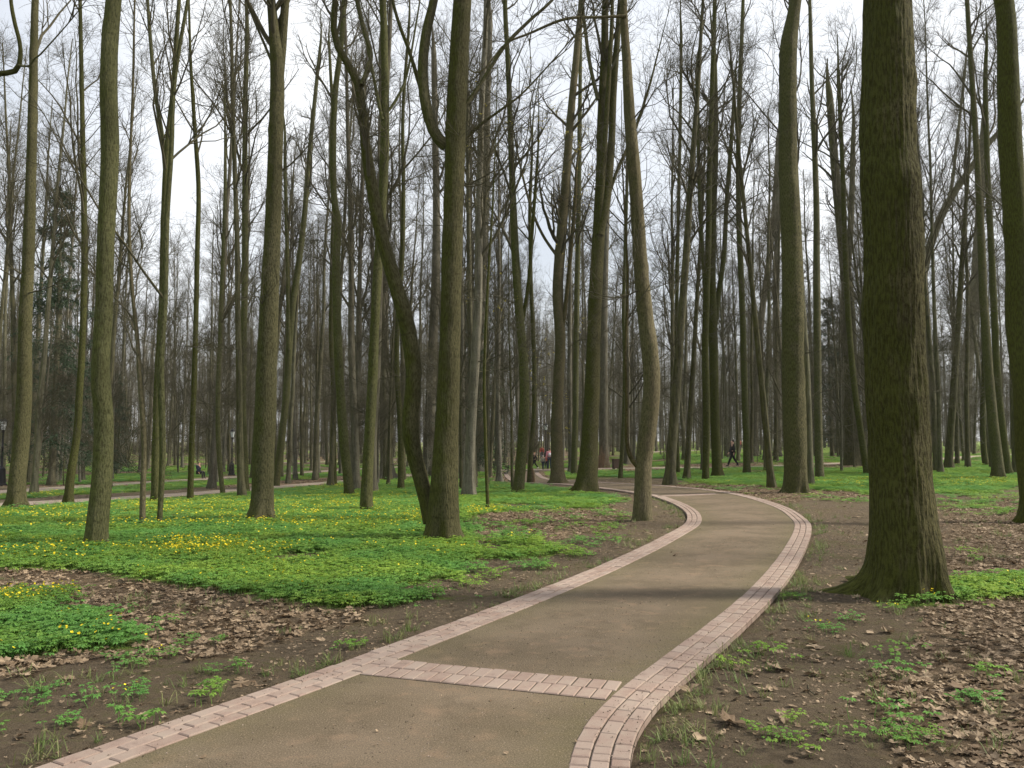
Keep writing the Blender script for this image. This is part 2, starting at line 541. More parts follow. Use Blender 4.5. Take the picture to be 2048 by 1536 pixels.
def crossbar(a_px, b_px, label, rows=2):
    a, b = on_ground(*a_px)[:2], on_ground(*b_px)[:2]
    d = b-a; ln = np.linalg.norm(d); d /= ln
    nrm = np.array([-d[1], d[0]]); ang = math.atan2(d[1], d[0])
    n = int(round(ln/.0985))
    mid = (a+b)/2
    bed = Geo().box((0, 0, -.012), (ln, .398, .04))
    root = obj('paver_band', bed.mesh('paver_band', False), M['joint'], None, (mid[0], mid[1], float(terrain(*mid))+.022))
    root.rotation_euler = (0, 0, ang)
    tag(root, label, 'band', kind='structure')
    for r in range(rows):
        for i in range(n):
            s = -ln/2+(i+.5)*ln/n+(.02 if r else 0)
            o = obj('paver', PAV, None, root, (s, (r-.5)*.2, .0145+prng.gauss(0, .0015)))
            o.rotation_euler = (prng.gauss(0, .005), prng.gauss(0, .005), math.pi/2+prng.gauss(0, .012))
crossbar((748, 1342), (1226, 1391), 'band of two paver rows crossing the gravel path in the foreground')
crossbar((1322, 994.5), (1432, 989.5), 'thin paler paver band crossing the gravel path at the far end of the bend')

# cross paths further back
def far_path(name, px, width, label, z=.012):
    p = np.array(px, float)
    w = on_ground(p[:, 0], p[:, 1])[:, :2]
    c = resample(catmull(w, 300), .6)
    o = strip(name, offset(c, -width/2), offset(c, width/2), z, M['far_path'], 5)
    tag(o, label, 'path')
    return c
P2 = far_path('crossing_path', [(-260,1030),(-120,1019),(0,1010),(150,1002),(294,994),(437,984),(560,973.5),(684,963),(805,952),(863,946.5),(980,941.5),(1045,940),(1106,939.3),(1226,937.5),(1300,936),(1464,935),(1563,931.5),(1690,926.5),(1859,920),(1957,912.5),(2100,906)], 1.9, 'pale path crossing behind the footpath from lower left to upper right')
P3 = far_path('second_path', [(-200,998),(0,985),(140,975),(273,966.5),(437,956.5),(600,946),(740,937),(900,929.5),(1020,925)], 2.2, 'pale path passing the lamp posts further back among the trees', .016)
P4 = far_path('distant_path', [(1290,905),(1345,902.5),(1400,900.5),(1480,897.5),(1560,895),(1700,893)], 3.0, 'short pale stretch of path far behind the walking man', .014)
P5 = far_path('far_left_path', [(560,926),(680,923),(800,920),(960,917)], 2.6, 'reddish pale path stretch far back between grey trunks', .02)

# ------------------------------------------------------------------ what covers the ground
G_POLY = [
 [(-700,1022),(0,1016),(300,1000),(437,990),(640,974),(730,964),(850,957),(1000,966),(1130,978),(1215,990),(1250,1005),(1200,1016),(1080,1020),(960,1030),(925,1045),(950,1088),(1080,1083),(1110,1108),(1050,1128),(950,1123),(900,1150),(835,1178),(845,1205),(760,1215),(700,1208),(640,1215),(600,1200),(560,1192),(430,1172),(300,1157),(180,1140),(60,1138),(0,1133),(-700,1130)],
 [(-700,1180),(60,1180),(130,1200),(230,1240),(290,1268),(250,1300),(150,1308),(60,1330),(0,1342),(-700,1342)],
 [(1180,942),(1290,944),(1420,942),(1500,947),(1640,938),(1900,936),(2048,928),(2600,925),(2600,978),(2048,972),(1950,988),(1740,988),(1650,980),(1540,974),(1420,968),(1340,957),(1200,955)],
 [(1870,1168),(1960,1160),(2100,1158),(2500,1160),(2500,1205),(2048,1198),(1930,1205),(1850,1215),(1800,1213),(1770,1204),(1830,1192)],
 [(-700,1005),(0,999),(294,982),(437,972),(560,962),(684,952),(700,945),(560,952),(437,962),(273,973),(0,990),(-700,996)],
 [(640,950),(863,940),(1010,936),(1010,926),(900,931),(740,940)],
 [(1310,918),(1560,912),(1700,908),(2048,896),(2500,890),(2500,886),(1300,888),(1290,900)],
 [(1085,944),(1180,943),(1190,957),(1120,957),(1095,952)],
]
L_POLY = [
 [(-700,1132),(0,1135),(180,1143),(430,1178),(600,1205),(640,1220),(705,1212),(690,1238),(600,1258),(520,1285),(430,1305),(300,1322),(150,1345),(0,1375),(-700,1420)],
 [(930,1030),(1080,1020),(1235,1008),(1262,1035),(1240,1062),(1150,1085),(1100,1080),(950,1085)],
 [(1880,1005),(2048,992),(2700,1000),(2700,1900),(1900,1600),(1800,1450),(1740,1380),(1790,1290),(1850,1235),(1905,1190),(1880,1100)],
 [(1290,918),(1560,914),(1700,916),(1700,924),(1560,929),(1300,934)],
 [(1310,975),(1420,984),(1560,1008),(1640,1000),(1740,1000),(1740,985),(1600,975),(1420,962)],
 [(600,1056),(710,1052),(700,1072),(610,1078)],
 [(640,975),(730,966),(850,965),(800,985),(700,990)],
 [(780,1010),(850,1008),(850,1040),(790,1042)],
]
def wobble(x, y, amp):
    return x+(fbm2(x, y, .9, 21)-.5)*amp*2+(noise2(x, y, 3.1, 5)-.5)*amp*.6, y+(fbm2(x, y, .9, 31)-.5)*amp*2+(noise2(x, y, 3.1, 9)-.5)*amp*.6
def path_dist(x, y):
    """(signed-ish) distance to the nearest paved surface, 0 inside"""
    ring = np.vstack([LC[::4], RC[::-4]])
    ins = in_poly(x, y, ring)
    d = np.minimum(seg_dist(x, y, LC[::6]), seg_dist(x, y, RC[::6]))
    d = np.where(ins, 0, d)
    for c, w in ((P2, .95), (P3, 1.1), (P4, 1.5), (P5, 1.3)):
        d = np.minimum(d, np.maximum(seg_dist(x, y, c[::3]) - w, 0))
    return d
def cover(x, y):
    x = np.asarray(x, float); y = np.asarray(y, float)
    amp = .38+.012*np.clip(y, 0, 60)
    xw, yw = wobble(x, y, amp)
    px, py = to_pix(xw, yw, terrain(xw, yw))
    front = yw > 1.5
    g = np.zeros(x.shape); l = np.zeros(x.shape)
    for p in G_POLY: g = np.maximum(g, in_poly(px, py, p))
    for p in L_POLY: l = np.maximum(l, in_poly(px, py, p))
    g = g*(fbm2(x, y, .7, 3) > .30)*front
    far = sstep(38, 55, y)
    fn = fbm2(x, y, .16, 8)
    g = np.maximum(g, far*(fn > .47)*(fbm2(x, y, .6, 13) > .40))
    l = np.maximum(l*front, np.maximum(far, 1-front)*(1-g)*.9)
    out = (np.abs(x) > .66*np.maximum(y, 1)+2) & (y < 45)
    g = np.where(out & front, np.maximum(g, (fn > .5)*1.0), g)
    l = np.where(g > .5, l*.25, l)
    return g, l

def axis(bands):
    v = [bands[0][0]]
    for a, b, s in bands:
        n = max(1, int(round((b-a)/s)))
        v += list(np.linspace(a, b, n+1)[1:])
    return np.array(v)
gx = axis([(-900,-120,60),(-120,-40,3),(-40,-14,.8),(-14,14,.14),(14,40,.8),(40,120,3),(120,900,60)])
gy = axis([(-300,-20,30),(-20,2,1.0),(2,24,.14),(24,48,.5),(48,120,2.5),(120,1200,60)])
GX, GY = np.meshgrid(gx, gy)
pd = np.full(GX.shape, 5.0)
nearm = (np.abs(GX) < 60) & (GY > -5) & (GY < 120)
pd[nearm] = path_dist(GX[nearm], GY[nearm])
bump_amp = sstep(.05, .5, pd)
GZ = terrain(GX, GY)+bump_amp*((fbm2(GX, GY, 1.3, 40)-.45)*.075+(noise2(GX, GY, 5, 41)-.5)*.028)-.035*(1-sstep(0, .10, pd))
GZ = np.where((pd > 0) & (pd < .6), GZ+.010*(1-sstep(.05, .6, pd)), GZ)
V = np.stack([GX, GY, GZ], -1).reshape(-1, 3)
ny, nx_ = GX.shape
i = (np.arange(ny-1)*nx_)[:, None]; j = np.arange(nx_-1)[None, :]
gme = np_mesh('ground', V, [np.stack([i+j, i+j+1, i+nx_+j+1, i+nx_+j], -1).reshape(-1, 4)])
cg, clit = cover(GX.ravel(), GY.ravel())
cc = np.zeros((len(V), 4), np.float32); cc[:, 0] = cg; cc[:, 1] = clit; cc[:, 3] = 1
ca = gme.attributes.new('cover', 'FLOAT_COLOR', 'POINT')
ca.data.foreach_set('color', cc.ravel())
ground = obj('ground', gme, M['ground'])
tag(ground, 'brown woodland floor of bare soil with fallen leaves', 'ground', kind='structure')
def ground_z(x, y):
    x = np.asarray(x, float); y = np.asarray(y, float)
    xi = np.clip(np.searchsorted(gx, x)-1, 0, len(gx)-2); yi = np.clip(np.searchsorted(gy, y)-1, 0, len(gy)-2)
    u = (x-gx[xi])/(gx[xi+1]-gx[xi]); v = (y-gy[yi])/(gy[yi+1]-gy[yi])
    return (GZ[yi, xi]*(1-u)+GZ[yi, xi+1]*u)*(1-v)+(GZ[yi+1, xi]*(1-u)+GZ[yi+1, xi+1]*u)*v

# ------------------------------------------------------------------ trees
def grow(rng, PP, PR, per, t0, t1, ang, length, k, trop, jit, rratio, rmin, taper=.3, rmax=9):
    """children of n parent polylines, all at once"""
    n, kk, _ = PP.shape
    idx = np.repeat(np.arange(n), per)
    m = len(idx)
    t = rng.uniform(t0, t1, m)
    f = t*(kk-1); a = np.clip(f.astype(int), 0, kk-2); w = (f-a)[:, None]
    pos = PP[idx, a]*(1-w)+PP[idx, a+1]*w
    rad = PR[idx, a]*(1-w[:, 0])+PR[idx, a+1]*w[:, 0]
    T = norm(PP[idx, a+1]-PP[idx, a])
    r = rng.normal(size=(m, 3)); r -= (r*T).sum(1, keepdims=True)*T; r = norm(r)
    an = np.radians(rng.uniform(ang[0], ang[1], m))[:, None]
    d = norm(np.cos(an)*T+np.sin(an)*r)
    L = length(t, idx, rng)
    P = np.zeros((m, k, 3)); P[:, 0] = pos
    for s in range(1, k):
        d = norm(d+rng.normal(size=(m, 3))*jit+np.array([0, 0, trop]))
        P[:, s] = P[:, s-1]+d*(L/(k-1))[:, None]
    r0 = np.clip(np.minimum(rad*rratio, L*.03+.002), rmin, rmax)
    R = r0[:, None]*np.linspace(1, taper, k)[None]
    return P, R

def plen(P): return np.linalg.norm(np.diff(P, axis=1), axis=2).sum(1)

def crown_geo(rng, TP, TR, t0, n1, n2, n3, n4, lmax=5.0, ang=(22, 50), twig=.45, low=0):
    """limbs, branches and twigs on one trunk polyline -> Geo"""
    g = Geo()
    PP, PR = TP[None], TR[None]
    H = TP[-1, 2]-TP[0, 2]
    P1, R1 = grow(rng, PP, PR, n1, t0, .985, ang, lambda t, i, r: (lmax*(1.05-.75*(t-t0)/(1-t0)))*r.uniform(.45, 1.1, len(t)), 8, .10, .13, .46, .012, .25)
    if low:
        Pl, Rl = grow(rng, PP, PR, low, t0*.35, t0, (50, 95), lambda t, i, r: r.uniform(.5, 2.2, len(t)), 8, .03, .2, .14, .005, .3, .02)
        P1, R1 = np.concatenate([P1, Pl]), np.concatenate([R1, Rl])
    l1 = plen(P1)
    P2_, R2 = grow(rng, P1, R1, n2, .15, 1.0, (25, 60), lambda t, i, r: l1[i]*(.55-.3*t)*r.uniform(.6, 1.2, len(t))+.25, 6, .09, .15, .6, .009, .35)
    l2 = plen(P2_)
    P3_, R3 = grow(rng, P2_, R2, n3, .12, 1.0, (25, 65), lambda t, i, r: l2[i]*(.5-.25*t)*r.uniform(.6, 1.2, len(t))+.2, 4, .07, .16, .62, .0055, .5)
    l3 = plen(P3_)
    for P, R, s in ((P1, R1, 6), (P2_, R2, 4), (P3_, R3, 3)): g.add(*tube_geo(P, R, s))
    if n4:
        P4_, R4 = grow(rng, P3_, R3, n4, .1, 1.0, (25, 60), lambda t, i, r: r.uniform(.5, 1.2, len(t))*twig, 3, .06, .16, .7, .0028, .6)
        g.add(*tube_geo(P4_, R4, 3))
    return g, P1, P3_

def trunk_mesh(name, P, R, sides, rings, flare=1.0, lobes=5, seed=0, ridge=0.0, lump=.05, lumps=(), knots=0, flen=1.05):
    """tapered trunk with root flare, knobbly outline and (u=girth, v=height) UVs, in metres"""
    PR = catmull(np.column_stack([P, R]), rings)
    # denser rings near the base
    C, rr = PR[:, :3], PR[:, 3]
    a = np.linspace(0, 2*math.pi, sides+1)
    T = norm(np.gradient(C, axis=0))
    ex = norm(np.cross(np.broadcast_to([0, 1., 0], T.shape), T)); ey = np.cross(T, ex)
    h = np.concatenate([[0], np.cumsum(np.linalg.norm(np.diff(C, axis=0), axis=1))])
    r0 = rr[0]
    ph = np.random.default_rng(seed).uniform(0, 6.28, 4)
    A, Hh = np.meshgrid(a, h)
    q = np.stack([np.cos(A)*1.2+seed*3.1, np.sin(A)*1.2, Hh*.9], -1)
    rad = rr[:, None]*(1+lump*2*(vnoise(q, seed)-.5)+lump*1.2*(vnoise(q*np.array([2.6, 2.6, 4]), seed+3)-.5))
    fl = np.exp(-Hh/(r0*flen))
    lob = .60+.40*np.cos(A*lobes+ph[0]+.6*np.sin(A*2+ph[1]))*(.8+.4*np.sin(A+ph[2]))
    rad = rad+r0*flare*.58*fl*np.maximum(lob, .05)
    kr = np.random.default_rng(seed+17)
    for _ in range(knots):
        hz, aa = kr.uniform(.1, .75)*h[-1], kr.uniform(0, 6.28)
        rad = rad+min(r0*kr.uniform(.10, .26), .022)*np.exp(-((Hh-hz)/kr.uniform(.05, .11))**2)*np.maximum(0, np.cos(A-aa))**kr.uniform(6, 14)
    fl2 = np.exp(-Hh/(r0*.28))
    rad = rad+r0*flare*.6*fl2*np.maximum(.25+.75*np.cos(A*lobes*1.0+ph[0]+.6*np.sin(A*2+ph[1])), 0)
    for hz, sz, aa in lumps:
        rad = rad+sz*np.exp(-((Hh-hz)/.22)**2)*np.maximum(0, np.cos(A-aa))**2
    if ridge > 0:
        rg = vnoise(np.stack([np.cos(A)*17, np.sin(A)*17, Hh*2.0], -1), seed+7)
        rg2 = vnoise(np.stack([np.cos(A)*24, np.sin(A)*24, Hh*5.5], -1), seed+8)
        rad = rad-ridge*(1-np.abs(rg*2-1))**2+ridge*.5*(rg2-.5)
        rad[:, -1] = rad[:, 0]
    V = C[:, None]+rad[..., None]*(np.cos(A)[..., None]*ex[:, None]+np.sin(A)[..., None]*ey[:, None])
    n = sides+1
    i = (np.arange(rings-1)*n)[:, None]; j = np.arange(sides)[None]
    q = np.stack([i+j, i+j+1, i+n+j+1, i+n+j], -1).reshape(-1, 4)
    me = np_mesh(name, V.reshape(-1, 3), [q])
    uv = np.stack([A*r0, Hh], -1).reshape(-1, 2)
    ul = me.uv_layers.new(name='uv')
    ul.data.foreach_set('uv', uv[q.ravel()].astype(np.float32).ravel())
    return me, PR

def place(pts, Y, rng, wob=.0):
    p = np.array(pts, float)
    P = at_depth(p[:, 0], p[:, 1], Y)
    R = p[:, 2]/2*Y/F_PX
    if wob: P[1:, 1] += np.cumsum(rng.normal(size=len(P)-1)*wob)
    return P, R

TREES = []
def tree(label, pts, H=24, mat='bark_thin', flare=.8, lobes=5, sides=20, rings=60, ridge=0, lump=.05, t0y=420, n=(12, 5, 4, 3), lmax=4.5,
         limbs=(), stems=(), low=3, seed=None, lumps=(), name='bare_tree', sink=.05, depth=None, group='bare trees near the paths', buds=0, cat='tree', flen=1.05):
    seed = len(TREES)+100 if seed is None else seed
    rng = np.random.default_rng(seed)
    b = on_ground(pts[0][0], pts[0][1])
    Y = b[1] if depth is None else depth
    P, R = place(pts, Y, rng, .05)
    base = P[0].copy(); base[2] = float(ground_z(base[0], base[1])) if depth is None else float(terrain(base[0], base[1]))
    P[0, 2] = base[2]-sink
    # carry the trunk on above the picture
    top = P[-1, 2]
    vis_top = len(P)-1
    H = max(H, top+3.0)
    if True:
        d = norm(P[-1]-P[-2]); r = R[-1]; p = P[-1]
        m = int(max(2, (H-top)//2)); dz = (H-top)/m
        ex, er = [], []
        for q in range(m):
            d = norm(d+np.array([rng.normal()*.06, rng.normal()*.06, .12])); p = p+d/max(d[2], .4)*dz
            ex.append(p); er.append(max(.012, r*(1-(q+1)/m*.9)))
        P = np.vstack([P, ex]); R = np.concatenate([R, er])
    root = empty(name, base, label, cat, group)
    Pl = P-base
    me, PR = trunk_mesh('trunk', Pl, R, sides, rings, flare, lobes, seed, ridge, lump, lumps, 16, flen)
    obj('trunk', me, M[mat], root)
    TP = catmull(np.column_stack([Pl, R]), 60)
    zt = at_depth(pts[0][0], t0y, Y)[2]-base[2]
    t0 = float(np.clip(np.interp(zt, TP[:, 2], np.linspace(0, 1, 60)), .12, .9))
    g, P1, P3_ = crown_geo(rng, TP[:, :3], TP[:, 3], t0, *n, lmax=lmax, low=low)
    extra = []
    for kind, group_ in (('stem', stems), ('limb', limbs)):
        for lp in group_:
            LP, LR = place(lp, Y, rng, .06)
            LP = LP-base
            d = norm(LP[-1]-LP[-2]); d[2] = abs(d[2])+.25; d = norm(d)
            e = 2.3 if kind == 'stem' else 1.0+LR[-1]*12
            d2 = norm(d+rng.normal(size=3)*.2)
            LP = np.vstack([LP, LP[-1]+d*e, LP[-1]+d*e+d2*e*1.1]); LR = np.concatenate([LR, [LR[-1]*.6, .006]])
            lm, _ = trunk_mesh(kind, LP, LR, 14 if kind == 'stem' else 10, 40, 0, 3, seed+len(extra)+1, 0, .06)
            obj(kind, lm, M[mat], root)
            LT = catmull(np.column_stack([LP, LR]), 40)
            extra.append(LT)
    for LT in extra:
        ln = np.linalg.norm(LT[-1, :3]-LT[0, :3])
        gg, _, p3 = crown_geo(rng, LT[:, :3], LT[:, 3], .35, max(4, int(ln*.9)), 4, 4, 3, lmax=min(2.6, ln*.35))
        for v, fs in ((np.concatenate(gg.V), gg.F),):
            off = g.n
            g.V.append(v); g.n += len(v)
            for kk, fl in fs.items():
                for f_ in fl: g.F.setdefault(kk, []).append(f_+off)
        P3_ = np.concatenate([P3_, p3])
    obj('crown', g.mesh('crown'), M['twig'], root)
    if buds:
        tips = P3_[rng.integers(0, len(P3_), buds)][:, -1]
        bg_ = Geo()
        for p in tips:
            for _ in range(4):
                c = p+rng.normal(size=3)*.04
                v = c+rng.normal(size=(3, 3))*.022
                bg_.add(v, [[0, 1, 2]])
        tag(obj('buds', bg_.mesh('buds', False), M['bud'], root), kind='stuff')
    TREES.append((base[0], base[1], R[0]))
    return root

SP = (6, 4, 3, 2)           # sparse crown for trees whose head is above the picture
tree('huge furrowed mossy trunk standing alone in the soil to the right of the path bend',
     [(1806,1190,142),(1806,1120,136),(1803,1020,124),(1799,900,116),(1790,700,114),(1785,500,113),(1779,300,110),(1781,120,102),(1783,0,96)],
     H=26, mat='bark_big', flare=1.2, flen=.5, lobes=7, sides=130, rings=460, ridge=.017, lump=.05, t0y=-300, n=SP, low=0, lumps=((4.35, .06, 4.9), (3.1, .03, 3.3)), name='old_tree')
tree('thick scaly-barked tree with a mossy leaning second stem growing from its foot',
     [(884,1082,66),(885,1040,60),(890,960,54),(894,850,48),(900,700,44),(904,560,42),(908,400,41),(914,200,41),(924,0,38)],
     H=25, mat='bark_mid', flare=.95, lobes=5, sides=64, rings=220, ridge=.008, t0y=150, n=(9, 5, 4, 3), low=2, lmax=4,
     stems=[[(862,1045,30),(848,985,30),(832,930,31),(822,880,33),(820,830,34),(828,750,33),(815,650,31),(792,570,29),(768,490,27),(748,400,25),(732,310,22),(724,240,19),(718,175,17),(700,135,16),(676,95,15),(666,50,14),(672,0,13)]],
     limbs=[[(893,292,26),(878,280,25),(862,250,23),(851,200,22),(846,140,21),(852,70,20),(866,0,18),(880,-80,15)],
            [(858,225,10),(838,165,9),(815,90,8),(790,20,7)],
            [(724,170,11),(740,110,10),(728,60,9),(712,0,8)],
            [(928,215,9),(965,160,8),(1010,92,8),(1060,40,7),(1110,-10,6)],[(926,282,7),(962,245,6),(1010,212,5),(1050,180,4)]],
     name='double_stemmed_tree')
tree('straight mossy trunk with a swollen dark moss collar, standing in green ground cover',
     [(193,1096,43),(194,1040,41),(195,950,39),(195,850,38),(194,770,36),(195,720,35),(198,620,34),(202,480,34),(207,300,35),(211,150,34),(213,0,32)],
     H=25, mat='bark_thin', flare=.7, sides=48, rings=160, ridge=.005, t0y=-100, n=SP, low=0, lumps=((2.5, .03, 4.4), (2.9, .02, 5.0)))
tree('tall trunk with broad flared roots among yellow flowers, forking near the top',
     [(521,1043,44),(524,985,42),(527,900,43),(531,800,42),(538,640,38),(545,450,33),(553,280,30),(557,150,28),(551,60,21),(546,-20,17)],
     H=24, mat='bark_mid', flare=1.3, sides=48, rings=160, ridge=.005, t0y=120, n=(9, 5, 4, 3), low=2,
     stems=[[(557,165,20),(563,100,18),(571,30,17),(578,-50,15)]], limbs=[[(543,122,6),(525,80,5),(504,30,4.5),(486,-20,4)]])
tree('bare trunk with a double bend standing at the inner edge of the path',
     [(1285,1042,38),(1286,985,35),(1288,925,34),(1294,870,35),(1301,815,35),(1304,760,34),(1300,700,33),(1293,630,32),(1285,550,30),(1278,450,28),(1270,340,26),(1262,240,24),(1256,140,20),(1249,20,16)],
     H=23, mat='bark_warm', flare=.25, sides=48, rings=160, ridge=.003, t0y=200, n=(8, 5, 4, 3), low=3,
     limbs=[[(1278,935,11),(1264,918,10),(1256,895,9),(1252,860,8),(1253,800,7),(1250,700,6),(1256,560,5),(1250,420,4)],
            [(1252,32,7),(1200,36,6),(1130,42,6),(1060,68,5),(1010,92,4),(950,150,3)]])
tree('stout dark tree with flared foot, splitting into several upright stems beside the far path',
     [(1172,985,42),(1176,940,38),(1180,880,34),(1184,800,31),(1188,680,28),(1193,560,27),(1200,440,25),(1203,330,20),(1205,220,18),(1211,100,16),(1213,0,14)],
     H=24, mat='bark_mid', flare=.9, sides=36, rings=120, t0y=380, n=(9, 5, 4, 3), low=3,
     stems=[[(1200,470,17),(1213,400,16),(1222,300,15),(1227,180,14),(1236,60,12)],[(1199,440,12),(1206,330,11),(1214,200,10),(1222,60,8)]],
     limbs=[[(1208,420,9),(1235,340,7),(1270,260,6),(1300,170,5)],[(1196,200,9),(1180,130,8),(1168,40,7)]])
tree('brownish trunk with a flared foot beside the walkers at the path fork',
     [(1115,967,30),(1115,930,26),(1113,860,23),(1117,760,22),(1121,680,22),(1116,580,22),(1122,480,21),(1131,380,19),(1140,250,16),(1152,120,14),(1163,0,12)],
     H=23, mat='bark_warm', flare=.8, sides=28, rings=90, t0y=520, n=(12, 5, 4, 3), low=3, buds=260,
     limbs=[[(1121,690,9),(1132,600,8),(1142,500,8),(1150,400,7)],[(1120,520,7),(1085,470,6),(1060,410,5),(1040,330,4)]])
tree('slightly leaning mossy trunk in the green patch left of the path fork',
     [(1036,985,23),(1041,930,21),(1046,860,21),(1049,790,20),(1046,710,19),(1038,620,17),(1031,520,16),(1026,400,14),(1021,260,12),(1016,130,10),(1010,0,9)],
     H=22, mat='bark_thin', flare=.35, sides=24, rings=80, t0y=600, n=(13, 5, 4, 3), low=4, buds=320,
     limbs=[[(1044,650,8),(1058,560,8),(1064,470,7),(1072,360,6)]])
tree('thin upright trunk beside the broken stump near the path fork',
     [(1059,966,11),(1062,900,10),(1068,820,9),(1068,700,9),(1062,560,8),(1060,400,7)], H=20, mat='bark_thin', flare=.3, sides=12, rings=40, t0y=560, n=(9,4,3,2))
tree('very slender sapling with bare side twigs in front of the far green strip',
     [(976,1020,7),(973,950,7),(970,850,6.5),(968,760,6),(972,640,5.5),(977,540,5),(984,430,4)], H=11, mat='bark_thin', flare=.3, sides=10, rings=40, t0y=820, n=(9,3,2,2), lmax=1.6, low=0, name='sapling')
tree('leaning trunk with a clean pale foot left of the double-stemmed tree',
     [(732,1022,25),(734,960,23),(738,880,21),(743,780,20),(748,660,18.5),(754,560,18),(762,440,18),(768,330,18),(769,200,17),(766,80,15),(764,0,14)],
     H=24, mat='bark_thin', flare=.3, sides=28, rings=90, t0y=260, n=(9,5,4,3), low=4, limbs=[[(765,240,8),(750,170,7),(735,90,7),(720,20,6)],[(770,230,6),(790,200,6),(812,150,5),(830,60,4)]])
tree('gently S-shaped mossy trunk left of the leaning pale-footed one',
     [(699,990,19),(694,940,19),(687,870,18.5),(681,780,18),(676,660,17),(673,540,16),(675,450,15),(667,390,13),(665,280,13),(670,180,12),(682,90,11),(686,0,9)],
     H=22, mat='bark_thin', flare=.35, sides=24, rings=80, t0y=240, n=(9,5,4,3), low=4)
tree('thin straight pole-like trunk just left of the S-shaped one',
     [(668,972,11),(668,880,10.5),(667,780,10),(663,680,9.5),(664,540,9),(668,400,8),(666,250,7),(660,120,6)], H=20, mat='bark_thin', flare=.25, sides=14, rings=50, t0y=420, n=(8,4,3,3))
tree('slim trunk with drooping bud-tipped twigs between grey trunk and leaning mossy stem',
     [(802,980,13),(801,900,12),(798,820,11),(793,740,10),(796,640,9.5),(804,520,9),(806,380,8),(804,220,7),(815,60,6)], H=19, mat='bark_thin', flare=.3, sides=14, rings=50, t0y=760, n=(12,4,3,3), lmax=2.6)
tree('thick grey trunk with a flared foot behind the leaning pale-footed tree',
     [(775,958,30),(773,910,25),(770,820,24),(767,700,23),(766,580,22),(768,450,19),(766,300,17),(764,100,14)], H=25, mat='bark_grey', flare=.75, sides=24, rings=70, t0y=430, n=(12,5,4,3))
tree('grey trunk leaning slightly right, half hidden behind the mossy leaning stem',
     [(857,953,24),(858,890,21),(861,800,20),(866,680,19),(871,560,17),(873,430,15),(871,280,13),(868,120,11)], H=24, mat='bark_grey', flare=.6, sides=22, rings=70, t0y=440, n=(12,5,4,3))
tree('grey trunk close behind the scaly-barked tree, right of it',
     [(958,945,26),(956,880,21),(956,780,20),(960,650,19),(966,520,17),(972,380,15),(975,200,13),(980,50,11)], H=24, mat='bark_grey', flare=.5, sides=22, rings=70, t0y=480, n=(12,5,4,3))
tree('thin leaning trunk close to the path fork left side',
     [(938,966,10),(944,900,10),(949,820,10),(953,700,9),(957,560,8),(960,400,7)], H=19, mat='bark_thin', flare=.3, sides=12, rings=40, t0y=500, n=(9,4,3,3))
tree('tall pale trunk with a flared foot at the left margin of the green cover',
     [(32,1016,34),(36,960,31),(42,890,30),(48,800,28),(55,650,25),(61,500,22),(66,350,19),(71,200,17),(75,0,13)], H=24, mat='bark_mid', flare=.75, sides=28, rings=90, t0y=250, n=(9,4,4,3), low=4)
tree('leaning slim mossy trunk next to the crossing path, left of the moss-collared tree',
     [(136,1007,17),(143,950,16),(152,870,14),(159,780,13),(166,660,12),(169,520,12),(167,380,11),(163,240,9),(160,80,8)], H=21, mat='bark_thin', flare=.5, sides=20, rings=60, t0y=520, n=(10,5,4,3))
tree('pale slender sapling rising from yellow flowers, left one of a close pair',
     [(285,1053,12),(287,980,11),(288,900,10.5),(284,820,10),(280,750,9),(272,680,8),(262,560,7),(258,400,6)], H=15, mat='bark_warm', flare=.2, sides=14, rings=50, t0y=820, n=(11,4,3,3), lmax=2.4, name='sapling')
tree('slender sapling rising from yellow flowers, right one of a close pair',
     [(318,1052,10),(323,980,11),(327,900,12),(325,820,13),(325,730,13),(330,600,12),(332,450,11),(340,300,9),(348,150,8)], H=18, mat='bark_thin', flare=.2, sides=14, rings=50, t0y=640, n=(10,4,3,3), name='sapling')
tree('dark trunk right behind the pair of saplings',
     [(311,1004,17),(313,950,15),(316,860,15),(320,740,14),(326,600,13),(331,450,13),(338,300,12),(350,180,10)], H=22, mat='bark_thin', flare=.35, sides=18, rings=60, t0y=420, n=(11,5,4,3), stems=[[(334,380,10),(325,280,9),(312,180,8),(300,60,7)]])
tree('straight slim trunk whose foot touches the crossing path in the open green',
     [(380,1000,12),(384,920,11),(388,820,10.5),(391,680,10),(394,520,9.5),(396,380,9),(388,260,8),(380,120,6)], H=20, mat='bark_thin', flare=.3, sides=16, rings=50, t0y=420, n=(10,4,4,3))
tree('thin bent trunk just in front of the lamp post',
     [(446,987,9.5),(441,940,9.5),(437,870,9),(438,780,8.5),(444,660,8),(448,520,7.5),(452,380,7)], H=17, mat='bark_thin', flare=.2, sides=12, rings=40, t0y=680, n=(10,4,3,3))
tree('upright mossy trunk between lamp post and flared-root tree',
     [(490,983,16),(491,920,14),(490,820,13),(491,700,13),(494,540,12),(495,380,11),(496,220,10),(500,60,8)], H=22, mat='bark_thin', flare=.35, sides=18, rings=60, t0y=380, n=(10,5,4,3))
tree('slanting trunk leaning right out of the foot of the flared-root tree',
     [(551,972,15),(558,920,14),(566,850,14),(573,770,13.5),(577,690,13),(584,610,13),(596,530,12),(608,420,11),(620,280,9),(636,120,7)], H=22, mat='bark_thin', flare=.2, sides=18, rings=60, t0y=460, n=(10,5,4,3), stems=[[(577,700,9),(577,600,9),(574,480,8),(570,330,7)]])
tree('broad straight furrowed trunk beyond the path bend, left of the huge trunk',
     [(1590,985,45),(1589,950,44),(1587,890,45),(1584,800,45),(1582,680,44),(1580,560,42),(1577,430,39),(1573,300,36),(1572,180,36),(1573,100,35),(1582,40,27),(1592,-30,22)],
     H=25, mat='bark_big', flare=.55, lobes=7, sides=56, rings=180, ridge=.014, t0y=60, n=(8,5,4,3), low=2)
